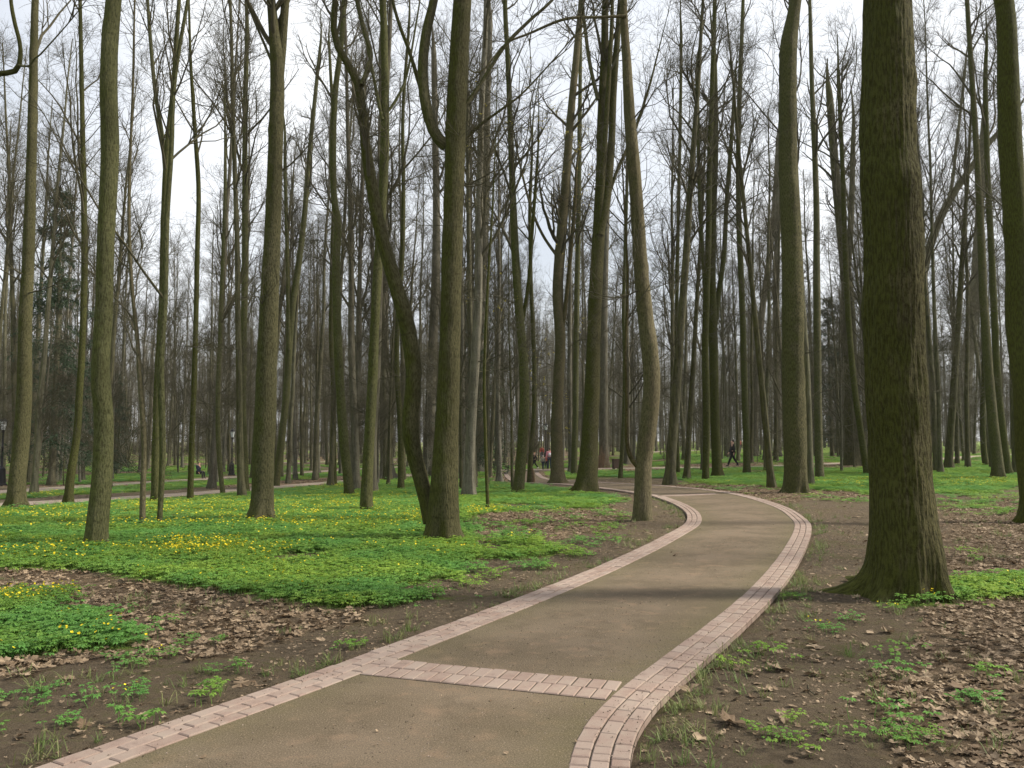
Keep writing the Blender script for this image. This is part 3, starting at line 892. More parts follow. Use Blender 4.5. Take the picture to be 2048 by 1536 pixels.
tree('slim upright trunk between the broad furrowed one and the huge trunk',
     [(1640,957,17),(1638,900,16),(1635,820,15),(1633,700,14.5),(1632,560,14),(1633,420,12),(1629,300,11),(1624,160,9),(1621,0,7)], H=22, mat='bark_mid', flare=.25, sides=20, rings=60, t0y=330, n=(10,5,4,3))
tree('slim mossy trunk, left partner of a close pair near the walking man',
     [(1411,961,14),(1412,900,14),(1412,810,14.5),(1409,700,14),(1412,590,13),(1416,470,12),(1418,330,11),(1423,180,10),(1428,0,8)], H=22, mat='bark_thin', flare=.25, sides=18, rings=60, t0y=420, n=(10,5,4,3), stems=[[(1413,600,9),(1404,500,8.5),(1398,380,8),(1396,220,7)]])
tree('darker thicker trunk, right partner of a close pair near the walking man',
     [(1436,954,22),(1433,910,19),(1430,840,18),(1428,740,18),(1426,640,17),(1424,540,15),(1428,420,13),(1432,280,12),(1430,120,10)], H=23, mat='bark_thin', flare=.5, sides=20, rings=60, t0y=420, n=(10,5,4,3), stems=[[(1429,660,11),(1438,590,11),(1448,510,10),(1455,400,9),(1465,260,8)]])
tree('single trunk directly to the right of the walking man',
     [(1494,948,15),(1493,890,13.5),(1490,800,13),(1487,690,12.5),(1483,570,12),(1479,440,11),(1478,300,10),(1482,150,9),(1488,0,7)], H=22, mat='bark_thin', flare=.3, sides=18, rings=60, t0y=420, n=(10,5,4,3))
tree('thin dark pole-like trunk standing alone in the green strip before the crossing path',
     [(1355,948,9.5),(1354,890,9),(1352,800,8.5),(1352,680,8),(1354,540,8),(1357,400,7),(1360,250,6.5),(1362,80,6)], H=21, mat='bark_thin', flare=.35, sides=14, rings=50, t0y=460, n=(10,4,4,3))
tree('thin trunk standing right beside the brown litter bin',
     [(1240,957,9),(1244,900,8.5),(1248,820,8.5),(1249,720,8),(1246,620,7.5),(1250,500,7),(1254,340,6)], H=19, mat='bark_thin', flare=.2, sides=12, rings=40, t0y=520, n=(10,4,4,3))
tree('upright slim trunk between the brownish tree and the stout dark tree',
     [(1148,951,13),(1149,900,12),(1151,820,12),(1152,700,11.5),(1154,580,11),(1157,430,10),(1159,280,9),(1161,100,7)], H=22, mat='bark_thin', flare=.3, sides=16, rings=50, t0y=520, n=(11,5,4,3), buds=120)
tree('broad dark trunk by the crossing path, partly behind the huge trunk',
     [(1708,931,34),(1705,890,29),(1703,820,27),(1701,720,25),(1696,600,23),(1686,480,20),(1672,350,17),(1660,200,14)], H=24, mat='bark_far', flare=.7, sides=24, rings=70, t0y=480, n=(11,5,4,3), stems=[[(1694,560,13),(1702,440,12),(1706,300,10)]])
tree('slanting slim trunk just left of the huge trunk',
     [(1735,949,13),(1728,910,12.5),(1718,850,12),(1709,780,11.5),(1702,690,11.5),(1696,590,11),(1691,470,10.5),(1686,340,9),(1680,180,8)], H=21, mat='bark_thin', flare=.25, sides=18, rings=60, t0y=380, n=(10,5,4,3))
tree('leaning trunk, thickest of a tight cluster near the right margin',
     [(1997,957,24),(1992,910,21),(1984,850,20),(1977,780,18),(1970,690,17),(1963,590,15),(1957,470,14),(1950,330,12),(1938,150,10),(1926,0,8)], H=23, mat='bark_mid', flare=.45, sides=22, rings=70, t0y=330, n=(10,5,4,3))
tree('slim leaning trunk at the back of the tight cluster near the right margin',
     [(2016,951,18),(2008,900,15),(1998,830,14),(1989,740,13),(1982,620,13),(1974,480,12),(1968,330,11),(1964,160,9)], H=22, mat='bark_thin', flare=.45, sides=18, rings=60, t0y=350, n=(10,5,4,3))
tree('thin bent trunk on the left side of the tight cluster near the right margin',
     [(1972,933,12),(1966,890,11),(1963,820,10),(1966,740,10),(1962,620,9),(1958,480,8)], H=20, mat='bark_thin', flare=.35, sides=14, rings=50, t0y=450, n=(9,4,4,3))
tree('big mossy trunk cut off by the right picture margin',
     [(2070,1046,58),(2067,990,54),(2061,900,52),(2053,780,51),(2044,640,49),(2037,500,47),(2028,370,44),(2020,290,44),(2012,180,40),(2000,0,36)],
     H=25, mat='bark_thin', flare=.5, sides=48, rings=140, ridge=.006, t0y=-50, n=SP, low=0, lumps=((5.9, .05, 3.6),))
tree('dark old trunk slanting right beyond the crossing path near the right margin',
     [(1919,899,30),(1921,860,27),(1926,800,26),(1934,730,24),(1942,660,22),(1949,590,20),(1955,500,18),(1960,400,15),(1968,250,12)], H=24, mat='bark_far', flare=.4, sides=22, rings=70, t0y=560, n=(13,5,4,3), lmax=6)
tree('spreading dark tree behind the huge trunk with one heavy limb slanting up to the right',
     [(1862,905,28),(1858,840,25),(1852,740,24),(1846,620,23),(1842,540,20),(1836,430,15),(1824,300,11)], H=21, mat='bark_far', flare=.4, sides=20, rings=60, t0y=560, n=(13,6,5,3), lmax=7,
     stems=[[(1844,560,17),(1860,490,16),(1888,420,15),(1928,355,13),(1975,290,11),(2020,240,9)]], limbs=[[(1868,470,8),(1900,390,7),(1915,280,6),(1930,150,5)]])
tree('slanting grey trunk behind the walking man leaning to the right',
     [(1507,914,17),(1508,860,15),(1511,780,14),(1517,690,14),(1526,610,13),(1537,530,12),(1548,420,10),(1556,280,8)], H=22, mat='bark_grey', flare=.4, sides=18, rings=50, t0y=540, n=(12,5,4,3))
tree('grey straight trunk partly hidden by the broad furrowed trunk on its left side',
     [(1555,915,17),(1555,840,15),(1553,720,14),(1552,580,13),(1556,420,11),(1560,260,9)], H=22, mat='bark_grey', flare=.4, sides=18, rings=50, t0y=540, n=(12,5,4,3))
tree('grey trunk with brush at its foot right of the stout dark tree',
     [(1208,934,22),(1207,880,18),(1207,780,17),(1207,640,16),(1210,500,14),(1214,360,12)], H=23, mat='bark_grey', flare=.5, sides=20, rings=50, t0y=560, n=(12,5,4,3))
tree('bare tree reaching a dark crooked branch into the upper left corner',
     [(-75,1075,44),(-74,900,40),(-70,700,37),(-66,400,33),(-64,160,30),(-62,-60,26)], H=24, mat='bark_thin', flare=.5, sides=24, rings=60, t0y=-100, n=SP, low=0,
     limbs=[[(-62,175,13),(-30,150,11),(0,146,11),(26,138,11),(38,118,9),(38,85,8),(30,45,8),(22,0,7),(16,-60,6)],[(36,130,5),(52,128,4),(66,115,3.5),(90,98,3)]])
# trees beside the view whose shadows cross the path
for k, (x, y, r, h) in enumerate([(8.6, 6.3, .22, 22), (12.5, 4.6, .3, 25), (10.5, 11.5, .2, 22), (16, 7.6, .26, 24), (13.2, 2.4, .24, 23), (18, 13.2, .3, 25)]):
    rng = np.random.default_rng(500+k)
    zz = np.linspace(-.05, h, 9)
    P = np.column_stack([np.cumsum(rng.normal(size=9)*.12), np.cumsum(rng.normal(size=9)*.12), zz]); P[:, :2] -= P[0, :2]
    R = r*np.linspace(1, .12, 9)
    root = empty('bare_tree', (x, y, float(ground_z(x, y))), 'bare tree standing just outside the right edge of the view, '+('closest to the near path', 'behind two others', 'level with the path bend', 'in a gap further off', 'nearest the viewer', 'farthest up the slope')[k], 'tree', 'trees beside the view')
    me, _ = trunk_mesh('trunk', P, R, 20, 50, .5, 5, 500+k)
    obj('trunk', me, M['bark_thin'], root)
    TP = catmull(np.column_stack([P, R]), 50)
    g, _, _ = crown_geo(rng, TP[:, :3], TP[:, 3], .4, 14, 5, 4, 2, lmax=4.5)
    obj('crown', g.mesh('crown'), M['twig'], root)
    TREES.append((x, y, r))

# broken stump near the fork
b = on_ground(1066, 966)
sr = empty('tree_stump', b, 'short broken stump next to thin trunk by the path fork', 'stump')
me, _ = trunk_mesh('stump', np.array([[0,0,-.05],[.02,0,.25],[0,.02,.5],[-.03,0,.72]]), np.array([.10,.085,.075,.03]), 14, 14, .4, 4, 77, 0, .2)
obj('wood', me, M['stump'], sr)

# ------------------------------------------------------------------ the woods behind: prototypes, then single copies
def proto(seed, kind):
    rng = np.random.default_rng(seed)
    H = {'tall': rng.uniform(21, 26), 'fork': rng.uniform(19, 24), 'broad': rng.uniform(17, 22), 'young': rng.uniform(9, 14), 'sapling': rng.uniform(4, 7)}[kind]
    r0 = {'tall': .165, 'fork': .16, 'broad': .22, 'young': .075, 'sapling': .03}[kind]*rng.uniform(.8, 1.2)
    m = 12
    z = np.linspace(-.12, H, m)
    lean = rng.normal(size=2)*.03
    dx = np.cumsum(rng.normal(size=(m, 2))*.010*H/8, axis=0)
    P = np.column_stack([dx+lean*z[:, None]*.8, z]); P[:, :2] -= P[0, :2]
    R = r0*(1-np.linspace(0, 1, m)*.88)**.85
    R[0] = r0*1.1
    tm, _ = trunk_mesh('trunk', P, R, 9 if kind in ('young', 'sapling') else 12, 34, .6, 5, seed)
    TP = catmull(np.column_stack([P, R]), 50)
    par = {'tall': (.40, 18, 7, 5, 3, 5.0, (18, 45), 7), 'fork': (.28, 20, 7, 5, 3, 6.0, (15, 38), 7), 'broad': (.22, 22, 7, 6, 3, 7.0, (28, 62), 7),
           'young': (.22, 20, 5, 4, 3, 2.8, (25, 60), 6), 'sapling': (.12, 16, 5, 4, 3, 1.7, (25, 60), 3)}[kind]
    g, _, _ = crown_geo(rng, TP[:, :3], TP[:, 3], par[0], par[1], par[2], par[3], par[4], lmax=par[5], ang=par[6], low=par[7])
    cm = g.mesh('crown')
    tm.materials.append(M['bark_far'] if seed % 3 else M['bark_grey'])
    cm.materials.append(M['twig'])
    return tm, cm, r0
PROTO = [proto(900+k, kd) for k, kd in enumerate(['tall', 'tall', 'tall', 'fork', 'fork', 'fork', 'broad', 'broad', 'young', 'young', 'young', 'sapling', 'sapling'])]
WEIGHT = np.array([5, 5, 5, 4, 4, 4, 1.2, 1.2, 1.8, 1.8, 1.8, .4, .4]); WEIGHT /= WEIGHT.sum()
KEEP = [(1052, 1112, 76), (1452, 1486, 60), (455, 474, 75), (1222, 1243, 56), (388, 404, 72), (1085, 1098, 95)]      # sight lines to people and street furniture
def free(x, y, placed, mind):
    if len(placed):
        q = np.array(placed)
        if (np.hypot(q[:, 0]-x, q[:, 1]-y) < mind).any(): return False
    return True
wr = np.random.default_rng(77)
placed = [(t[0], t[1]) for t in TREES]
spots = []
tries = 0
while len(spots) < 300 and tries < 40000:
    tries += 1
    y = 27+ (112-27)*wr.random()**1.0
    x = wr.uniform(-.68, .68)*y
    if not free(x, y, placed, 1.5 if y < 45 else 1.8): continue
    px, _ = to_pix(x, y, 0.0)
    if any(a-7 < px < c+7 and y < dmax for a, c, dmax in KEEP): continue
    if float(path_dist(np.array([x]), np.array([y]))[0]) < .7: continue
    if y < 40 and wr.random() < (.5 if px > 950 else .05): continue
    placed.append((x, y)); spots.append((x, y))
FARLAB = 'one of the many small bare trees deep in the grey woods far behind the paths'
REFS = sorted([(-60, 'left picture margin'), (40, 'pale trunk with flared foot'), (192, 'moss-collared trunk'), (318, 'pair of saplings'), (463, 'lamp post'), (530, 'flared-root tree'), (690, 'S-shaped trunk'), (740, 'leaning pale-footed trunk'),
        (890, 'scaly-barked double-stemmed tree'), (1038, 'leaning mossy trunk at the fork'), (1115, 'brownish trunk at the fork'), (1180, 'stout dark tree'), (1290, 'double-bend trunk'), (1411, 'close pair of trunks'), (1494, 'trunk beside the walking man'),
        (1588, 'broad furrowed trunk'), (1800, 'huge furrowed trunk'), (1990, 'tight cluster by the right margin')])
ORD = 'first second third fourth fifth sixth seventh eighth ninth tenth eleventh twelfth thirteenth fourteenth fifteenth sixteenth seventeenth eighteenth'.split()
near_lab, cnt = {}, {}
for x, y in sorted(spots, key=lambda t: t[0]/t[1]):
    px = to_pix(x, y, 0.0)[0]
    if y < 62 and -20 < px < 2070:
        ref = [n_ for p_, n_ in REFS if p_ <= px][-1]
        q = cnt.get(ref, 0); cnt[ref] = q+1
        near_lab[(x, y)] = '%s slim background trunk to the right of the %s' % (ORD[min(q, 17)], ref)
def px_left(x, y): return x < -.02*y
for x, y in spots:
    k = int(wr.choice(len(PROTO), p=WEIGHT))
    if y < 45 and k in (6, 7): k = 1
    if px_left(x, y) and y < 48 and k < 3: k = int(wr.choice([3, 4, 8, 9, 10, 0]))
    tm, cm, r0 = PROTO[k]
    root = empty('woodland_tree', (x, y, float(terrain(x, y))), near_lab.get((x, y), FARLAB), 'tree', 'bare trees of the woods behind', rz=wr.uniform(0, 6.28))
    s = wr.uniform(.8, 1.15)
    root.scale = (s*wr.uniform(.85, 1.25),)*2+(s,)
    obj('trunk', tm, None, root); obj('crown', cm, None, root)

def scatter(name, pts, rots, scls, idx, protos, label, cat):
    """one mass of small pieces: instances on points"""
    col = bpy.data.collections.new(name+'_pieces')
    for me in protos:
        po = bpy.data.objects.new('piece', me); col.objects.link(po)
    order = sorted(range(len(protos)), key=lambda q: col.objects[q].name)
    me = bpy.data.meshes.new(name)
    me.vertices.add(len(pts)); me.vertices.foreach_set('co', np.asarray(pts, np.float32).ravel())
    a = me.attributes.new('rot', 'FLOAT_VECTOR', 'POINT'); a.data.foreach_set('vector', np.asarray(rots, np.float32).ravel())
    scls = np.asarray(scls, np.float32)
    if scls.ndim == 1: scls = np.repeat(scls[:, None], 3, 1)
    a = me.attributes.new('scl', 'FLOAT_VECTOR', 'POINT'); a.data.foreach_set('vector', np.ascontiguousarray(scls).ravel())
    a = me.attributes.new('pick', 'INT', 'POINT'); a.data.foreach_set('value', np.asarray(idx, np.int32))
    o = obj(name, me)
    ng = bpy.data.node_groups.new(name, 'GeometryNodeTree')
    ng.interface.new_socket('Geometry', in_out='INPUT', socket_type='NodeSocketGeometry')
    ng.interface.new_socket('Geometry', in_out='OUTPUT', socket_type='NodeSocketGeometry')
    gi = ng.nodes.new('NodeGroupInput'); go = ng.nodes.new('NodeGroupOutput')
    ip = ng.nodes.new('GeometryNodeInstanceOnPoints')
    ci = ng.nodes.new('GeometryNodeCollectionInfo')
    ci.inputs['Collection'].default_value = col
    ci.inputs['Separate Children'].default_value = True
    ci.inputs['Reset Children'].default_value = True
    def named(nm, ty):
        n_ = ng.nodes.new('GeometryNodeInputNamedAttribute'); n_.data_type = ty; n_.inputs['Name'].default_value = nm
        return n_.outputs['Attribute']
    ng.links.new(gi.outputs[0], ip.inputs['Points'])
    ng.links.new(ci.outputs[0], ip.inputs['Instance'])
    ip.inputs['Pick Instance'].default_value = True
    ng.links.new(named('pick', 'INT'), ip.inputs['Instance Index'])
    ng.links.new(named('rot', 'FLOAT_VECTOR'), ip.inputs['Rotation'])
    ng.links.new(named('scl', 'FLOAT_VECTOR'), ip.inputs['Scale'])
    ng.links.new(ip.outputs[0], go.inputs[0])
    md = o.modifiers.new('scatter', 'NODES'); md.node_group = ng
    tag(o, label, cat, kind='stuff')
    return o

# beyond 118 m the wood reads as one mass
fr = np.random.default_rng(5)
fp, fi = [], []
for _ in range(1500):
    y = fr.uniform(118, 270); x = fr.uniform(-.75, .75)*y
    fp.append((x, y, float(terrain(x, y)))); fi.append(int(fr.choice(13, p=WEIGHT)))
whole = []
for tm, cm, _ in PROTO:
    g = Geo()
    for m_ in (tm, cm):
        v = np.empty(len(m_.vertices)*3, np.float32); m_.vertices.foreach_get('co', v)
        ln = np.empty(len(m_.loops), np.int32); m_.loops.foreach_get('vertex_index', ln)
        q = ln.reshape(-1, 4)
        if m_ is cm: q = q[:int(len(q)*.5)]
        g.add(v.reshape(-1, 3), q)
    w = g.mesh('far_tree'); w.materials.append(M['bark_grey']); whole.append(w)
n = len(fp)
scatter('far_woods', fp, np.column_stack([np.zeros((n, 2)), fr.uniform(0, 6.28, n)]), fr.uniform(.85, 1.15, n), fi, whole, 'hazy grey mass of distant bare trees closing the view', 'woods')

# thin undergrowth between the trunks, too fine to count
ux, ui = [], []
while len(ux) < 130:
    y = fr.uniform(48, 125); x = fr.uniform(-.7, .7)*y
    px, _ = to_pix(x, y, 0.0)
    if any(a-10 < px < c+10 and y < dmax for a, c, dmax in KEEP): continue
    if float(path_dist(np.array([x]), np.array([y]))[0]) < .9: continue
    ux.append((x, y, float(terrain(x, y)))); ui.append(int(fr.choice([0, 1, 2, 3, 4], p=[.12, .12, .12, .32, .32])))
n = len(ux)
scatter('undergrowth', ux, np.column_stack([np.zeros((n, 2)), fr.uniform(0, 6.28, n)]), fr.uniform(.7, 1.3, n), ui, whole[8:13], 'thin leafless undergrowth between the far trunks', 'undergrowth')

# spruces
def spruce_mesh(seed, H=17.0, bare=2.0):
    rng = np.random.default_rng(seed)
    P = np.array([[0, 0, -.1], [.05, .02, H*.35], [0, .06, H*.7], [0, 0, H]]); R = np.array([.2, .16, .09, .015])
    tm, _ = trunk_mesh('trunk', P, R, 10, 24, .5, 5, seed)
    nb = 190
    z = bare+(H-bare-.2)*rng.random(nb)**1.15
    t = (z-bare)/(H-bare)
    a = rng.uniform(0, 6.28, nb); L = (3.6*(1-t)**.8+.25)*rng.uniform(.45, 1.15, nb)
    s_ = np.linspace(.05, 1, 9)
    d = np.column_stack([np.cos(a), np.sin(a), np.zeros(nb)])
    B = np.zeros((nb, 9, 3)); B[:, :, 2] = z[:, None]
    B += d[:, None]*(s_[None, :]*L[:, None])[..., None]
    B[:, :, 2] += -(.30+.35*rng.random(nb))[:, None]*L[:, None]*s_[None]**1.3+.18*L[:, None]*s_[None]**4
    g = Geo().add(*tube_geo(B, np.broadcast_to(.02*(1-.8*s_), (nb, 9)), 3))
    # hanging side sprays, then needles-wide slivers along them
    S, SR = grow(rng, B, np.full((nb, 9), .01), 11, .12, 1.0, (45, 85), lambda t_, i, r: (L[i]*.28*(1.1-t_)+.15)*r.uniform(.5, 1.2, len(t_)), 4, -.34, .12, 1, .004)
    m = len(S)
    for q in range(9):
        u = rng.uniform(0, 2.99, m); k = u.astype(int); w = (u-k)[:, None]
        p = S[np.arange(m), k]*(1-w)+S[np.arange(m), k+1]*w
        dr = norm(norm(S[np.arange(m), k+1]-S[np.arange(m), k])+rng.normal(size=(m, 3))*.55)
        ln = rng.uniform(.12, .30, m)[:, None]
        wv = norm(np.cross(dr, rng.normal(size=(m, 3))))*.022
        V_ = np.stack([p-wv*.4, p+dr*ln*.5+wv, p+dr*ln, p+dr*ln*.5-wv], 1).reshape(-1, 3)
        g.add(V_, np.arange(m*4).reshape(-1, 4))
    return tm, g.mesh('crown', False)
sp = [spruce_mesh(31), spruce_mesh(32, 14.0, 1.5)]
for px, Y, k, sc, lab in ((108, 47, 0, 1.02, 'dark green spruce among bare trunks on the left side'), (942, 60, 1, 1.0, 'narrow dark spruce glimpsed right behind the scaly-barked tree'),
                          (1662, 82, 0, .95, 'dim spruce behind the slim trunk left of the huge trunk'), (232, 70, 1, .62, 'small spruce peeping out right of the moss-collared trunk')):
    x = (px-CX)/F_PX*Y
    root = empty('spruce_tree', (x, Y, float(terrain(x, Y))), lab, 'spruce', rz=px*.7)
    root.scale = (sc,)*3
    obj('trunk', sp[k][0], M['bark_far'], root); obj('crown', sp[k][1], M['needle'], root)

# brush at the foot of the grey trunk
bp_ = on_ground(1203, 936)
rng = np.random.default_rng(9)
n = 90
P = np.zeros((n, 6, 3)); P[:, 0, :2] = rng.normal(size=(n, 2))*.45; d = norm(np.column_stack([rng.normal(size=(n, 2))*.35, np.ones(n)])); L = rng.uniform(.7, 2.0, n)
for s in range(1, 6):
    d = norm(d+rng.normal(size=(n, 3))*.12); P[:, s] = P[:, s-1]+d*(L/5)[:, None]
g = Geo().add(*tube_geo(P, np.broadcast_to(.008*np.linspace(1, .4, 6), (n, 6)), 3))
Pb, Rb = grow(rng, P, np.full((n, 6), .006), 5, .2, 1, (25, 60), lambda t, i, r: r.uniform(.2, .6, len(t)), 4, .05, .15, .7, .003)
g.add(*tube_geo(Pb, Rb, 3))
sh = empty('shrub', bp_, 'leafless brown brush sprouting around the grey trunk by the crossing path', 'shrub')
obj('stems', g.mesh('stems'), simple('brush_bark', (.15, .095, .055), .9), sh)

# ------------------------------------------------------------------ street furniture
def lamp(px, py, label, H=3.7):
    p = on_ground(px, py)
    root = empty('street_lamp', p, label, 'street lamp', 'park lamps')
    g = Geo().lathe([(.30, -.05), (.30, .10), (.25, .14), (.22, .5), (.20, .95), (.13, 1.02), (.10, 1.10)], 8)
    obj('pedestal', g.mesh('pedestal', False), M['iron'], root)
    g = Geo().lathe([(.085, 1.05), (.06, 1.2), (.052, 2.1), (.08, 2.14), (.05, 2.2), (.042, H-.75), (.09, H-.7), (.05, H-.62), (.07, H-.58)], 12)
    obj('post', g.mesh('post'), M['iron'], root)
    g = Geo().lathe([(.11, H-.58), (.21, H-.12)], 6)
    lt = obj('lantern', g.mesh('lantern', False), M['lamp_glass'], root)
    g = Geo().lathe([(.25, H-.12), (.23, H-.09), (.10, H+.04), (.03, H+.09), (.001, H+.17)], 6)
    obj('cap', g.mesh('cap', False), M['iron'], lt)
    for q in range(6):
        a = q*math.pi/3
        V_, Q_ = tube_geo(np.array([[[.115*math.cos(a), .115*math.sin(a), H-.585], [.215*math.cos(a), .215*math.sin(a), H-.115]]]), np.full((1, 2), .012), 4)
        obj('glazing_bar', np_mesh('glazing_bar', V_, [Q_], False), M['iron'], lt)
lamp(463, 951, 'black lamp post with heavy pedestal among trunks left of the flared-root tree')
lamp(2, 972, 'black lamp post cut by the left picture margin')
lamp(1092, 925, 'black lamp post with white lantern behind the walkers', 3.9)

p = on_ground(1232, 938)
root = empty('litter_bin', p, 'brown square litter bin beside a thin trunk by the crossing path', 'litter bin', rz=.3)
obj('body', Geo().box((0, 0, .36), (.44, .40, .60)).mesh('body', False), M['bin'], root)
obj('lid', Geo().box((0, 0, .685), (.48, .44, .05)).mesh('lid', False), M['bin'], root)
for sx in (-1, 1):
    obj('foot', Geo().box((sx*.17, 0, .03), (.05, .36, .06)).mesh('foot', False), M['iron'], root)

def bench(px, py, rz, label):
    p = on_ground(px, py)
    root = empty('park_bench', p, label, 'bench', rz=rz)
    for q in range(3): obj('slat', Geo().box((0, -.16+q*.16, .45), (1.7, .13, .04)).mesh('slat', False), M['bin'], root)
    for q in range(2): obj('backrest_slat', Geo().box((0, .28+q*.04, .62+q*.17), (1.7, .035, .13)).mesh('backrest_slat', False), M['bin'], root)
    for sx in (-.65, .65):
        obj('leg', Geo().box((sx, 0, .21), (.06, .42, .43)).box((sx, .29, .6), (.06, .04, .44)).mesh('leg', False), M['iron'], root)
bench(858, 934, .5, 'brown park bench half hidden behind the grey leaning trunk')

# ------------------------------------------------------------------ people
M['skin'] = simple('skin', (.50, .30, .22), .6, .05)
M['hair_dark'] = simple('dark_hair', (.03, .02, .015), .6)
M['hair_fair'] = simple('fair_hair', (.30, .15, .06), .6)
M['shoe_white'] = simple('white_shoe', (.6, .6, .6), .6)
M['shoe_dark'] = simple('dark_shoe', (.03, .03, .035), .6)
def cloth(n, c): return simple(n, c, .9, .15, 14)
CL = {'black': cloth('black_cloth', (.012, .012, .014)), 'charcoal': cloth('charcoal_cloth', (.026, .025, .026)), 'denim': cloth('denim', (.035, .045, .075)),
      'pale': cloth('pale_grey_cloth', (.34, .34, .27)), 'red': cloth('red_cloth', (.50, .03, .03)), 'pink': cloth('pink_cloth', (.72, .30, .34)),
      'white': cloth('white_cloth', (.70, .68, .70)), 'coral': cloth('coral_cloth', (.60, .12, .08)), 'navy': cloth('navy_cloth', (.015, .018, .035))}
def skin_mesh(name, verts, edges, radii, root_i=0, sub=1):
    me = bpy.data.meshes.new(name)
    me.from_pydata([tuple(v) for v in verts], [tuple(e) for e in edges], [])
    o = bpy.data.objects.new(name, me); COL.objects.link(o)
    sm = o.modifiers.new('skin', 'SKIN'); sm.use_smooth_shade = True
    for q, r in enumerate(radii):
        sv = me.skin_vertices[0].data[q]
        sv.radius = (r, r) if not isinstance(r, tuple) else r
        sv.use_root = q == root_i
    ss = o.modifiers.new('sub', 'SUBSURF'); ss.levels = ss.render_levels = sub
    bpy.context.view_layer.update()
    dg = bpy.context.evaluated_depsgraph_get()
    out = bpy.data.meshes.new_from_object(o.evaluated_get(dg))
    out.name = name
    bpy.data.objects.remove(o); bpy.data.meshes.remove(me)
    return out

def person(loc, face, height, label, jacket, trousers, hair='hair_dark', stride=.0, arm=.25, shoe='shoe_dark', hood=None, coat=.0, seat=False, pack=None, armup=None):
    """stands on loc, looks along angle face (0 = +X)"""
    k = height/1.75
    root = empty('person', loc, label, 'person', 'people in the park', rz=face)
    J = {}
    J['pel'] = (0, 0, .95); J['bel'] = (.005, 0, 1.08); J['che'] = (.0, 0, 1.30); J['nek'] = (0, 0, 1.46); J['jaw'] = (.035, 0, 1.56); J['hea'] = (.01, 0, 1.66)
    J['nos'] = (.105, 0, 1.60)
    for s, nm in ((1, 'l'), (-1, 'r')):
        st = stride*s
        J['hip'+nm] = (0, .09*s, .90)
        if seat:
            J['pel'] = (0, 0, .50); J['hip'+nm] = (.03, .1*s, .48); J['kne'+nm] = (.44, .11*s, .50); J['ank'+nm] = (.46, .11*s, .09); J['toe'+nm] = (.62, .12*s, .04)
        else:
            kx = .42*math.sin(st)+(.06 if st < 0 else .02)
            J['kne'+nm] = (kx, .09*s, .90-.42*math.cos(st))
            ax = kx+.42*math.sin(st-(.45*abs(st) if st < 0 else .05))
            az = max(.08, J['kne'+nm][2]-.42*math.cos(st-(.45*abs(st) if st < 0 else 0)))
            J['ank'+nm] = (ax, .09*s, az); J['toe'+nm] = (ax+.15, .10*s, max(.03, az-.05))
        J['sho'+nm] = (0, .19*s, 1.41)
        sw = -arm*s if stride >= 0 else arm*s
        J['elb'+nm] = (.28*math.sin(sw), .235*s, 1.41-.28*math.cos(sw))
        J['wri'+nm] = (J['elb'+nm][0]+.24*math.sin(sw+.35), .235*s, J['elb'+nm][2]-.24*math.cos(sw+.35))
        if armup == nm:
            J['elb'+nm] = (.22, .2*s, 1.28); J['wri'+nm] = (.26, .12*s, 1.50)
        w = np.array(J['wri'+nm]); e = np.array(J['elb'+nm]); d = norm(w-e); side = np.array([0, -s, 0.]); fw = np.cross(d, side)
        J['pal'+nm] = tuple(w+d*.07)
        for q in range(4):
            tip = w+d*(.07+(.075, .085, .08, .062)[q])+fw*(q-1.5)*.022+side*.02
            J['fin%d' % q+nm] = tuple(tip)
        J['thu'+nm] = tuple(w+d*.06+fw*-.05+side*.025)
    if seat:
        dz = .45
        for nm in ('bel', 'che', 'nek', 'jaw', 'hea', 'nos', 'shol', 'shor', 'elbl', 'elbr', 'wril', 'wrir', 'pall', 'palr', 'thul', 'thur')+tuple('fin%d%s' % (q, n_) for q in range(4) for n_ in 'lr'):
            x, y, z = J[nm]; J[nm] = (x, y, z-dz)
    rad = {'pel': .12, 'bel': .115, 'che': .13, 'nek': .055, 'jaw': .07, 'hea': .098, 'nos': .015}
    E = [('pel', 'bel'), ('bel', 'che'), ('che', 'nek'), ('nek', 'jaw'), ('jaw', 'hea'), ('jaw', 'nos')]
    for n_ in 'lr':
        E += [('pel', 'hip'+n_), ('hip'+n_, 'kne'+n_), ('kne'+n_, 'ank'+n_), ('ank'+n_, 'toe'+n_), ('che', 'sho'+n_), ('sho'+n_, 'elb'+n_), ('elb'+n_, 'wri'+n_), ('wri'+n_, 'pal'+n_), ('wri'+n_, 'thu'+n_)]+[('pal'+n_, 'fin%d' % q+n_) for q in range(4)]
        rad.update({'hip'+n_: .085, 'kne'+n_: .055, 'ank'+n_: .038, 'toe'+n_: .03, 'sho'+n_: .06, 'elb'+n_: .042, 'wri'+n_: .028, 'pal'+n_: .03, 'thu'+n_: .010})
        rad.update({'fin%d' % q+n_: .009 for q in range(4)})
    def part(name, names, mat, grow_=1.0, extra=0.0, parent=None, cut=None):
        ids = {n_: q for q, n_ in enumerate(names)}
        ed = [(ids[a], ids[b_]) for a, b_ in E if a in ids and b_ in ids]
        vv = [np.array(J[n_])*k for n_ in names]
        rr = [(rad[n_]*grow_+extra)*k for n_ in names]
        if cut:
            for n_, fr_, to in cut:
                vv[ids[n_]] = (np.array(J[to])*fr_+np.array(J[n_])*(1-fr_))*k
        m_ = skin_mesh(name, vv, ed, rr, 0)
        m_.materials.append(mat)
        return obj(name, m_, None, parent or root)
    part('body', list(rad), M['skin'])
    part('jacket', ['che', 'bel', 'pel', 'nek']+[a+n_ for a in ('sho', 'elb', 'wri') for n_ in 'lr'], CL[jacket], 1.08, .022+coat, cut=[('nek', .35, 'che')])
    part('trousers', ['pel']+[a+n_ for a in ('hip', 'kne', 'ank') for n_ in 'lr'], CL[trousers], 1.05, .018)
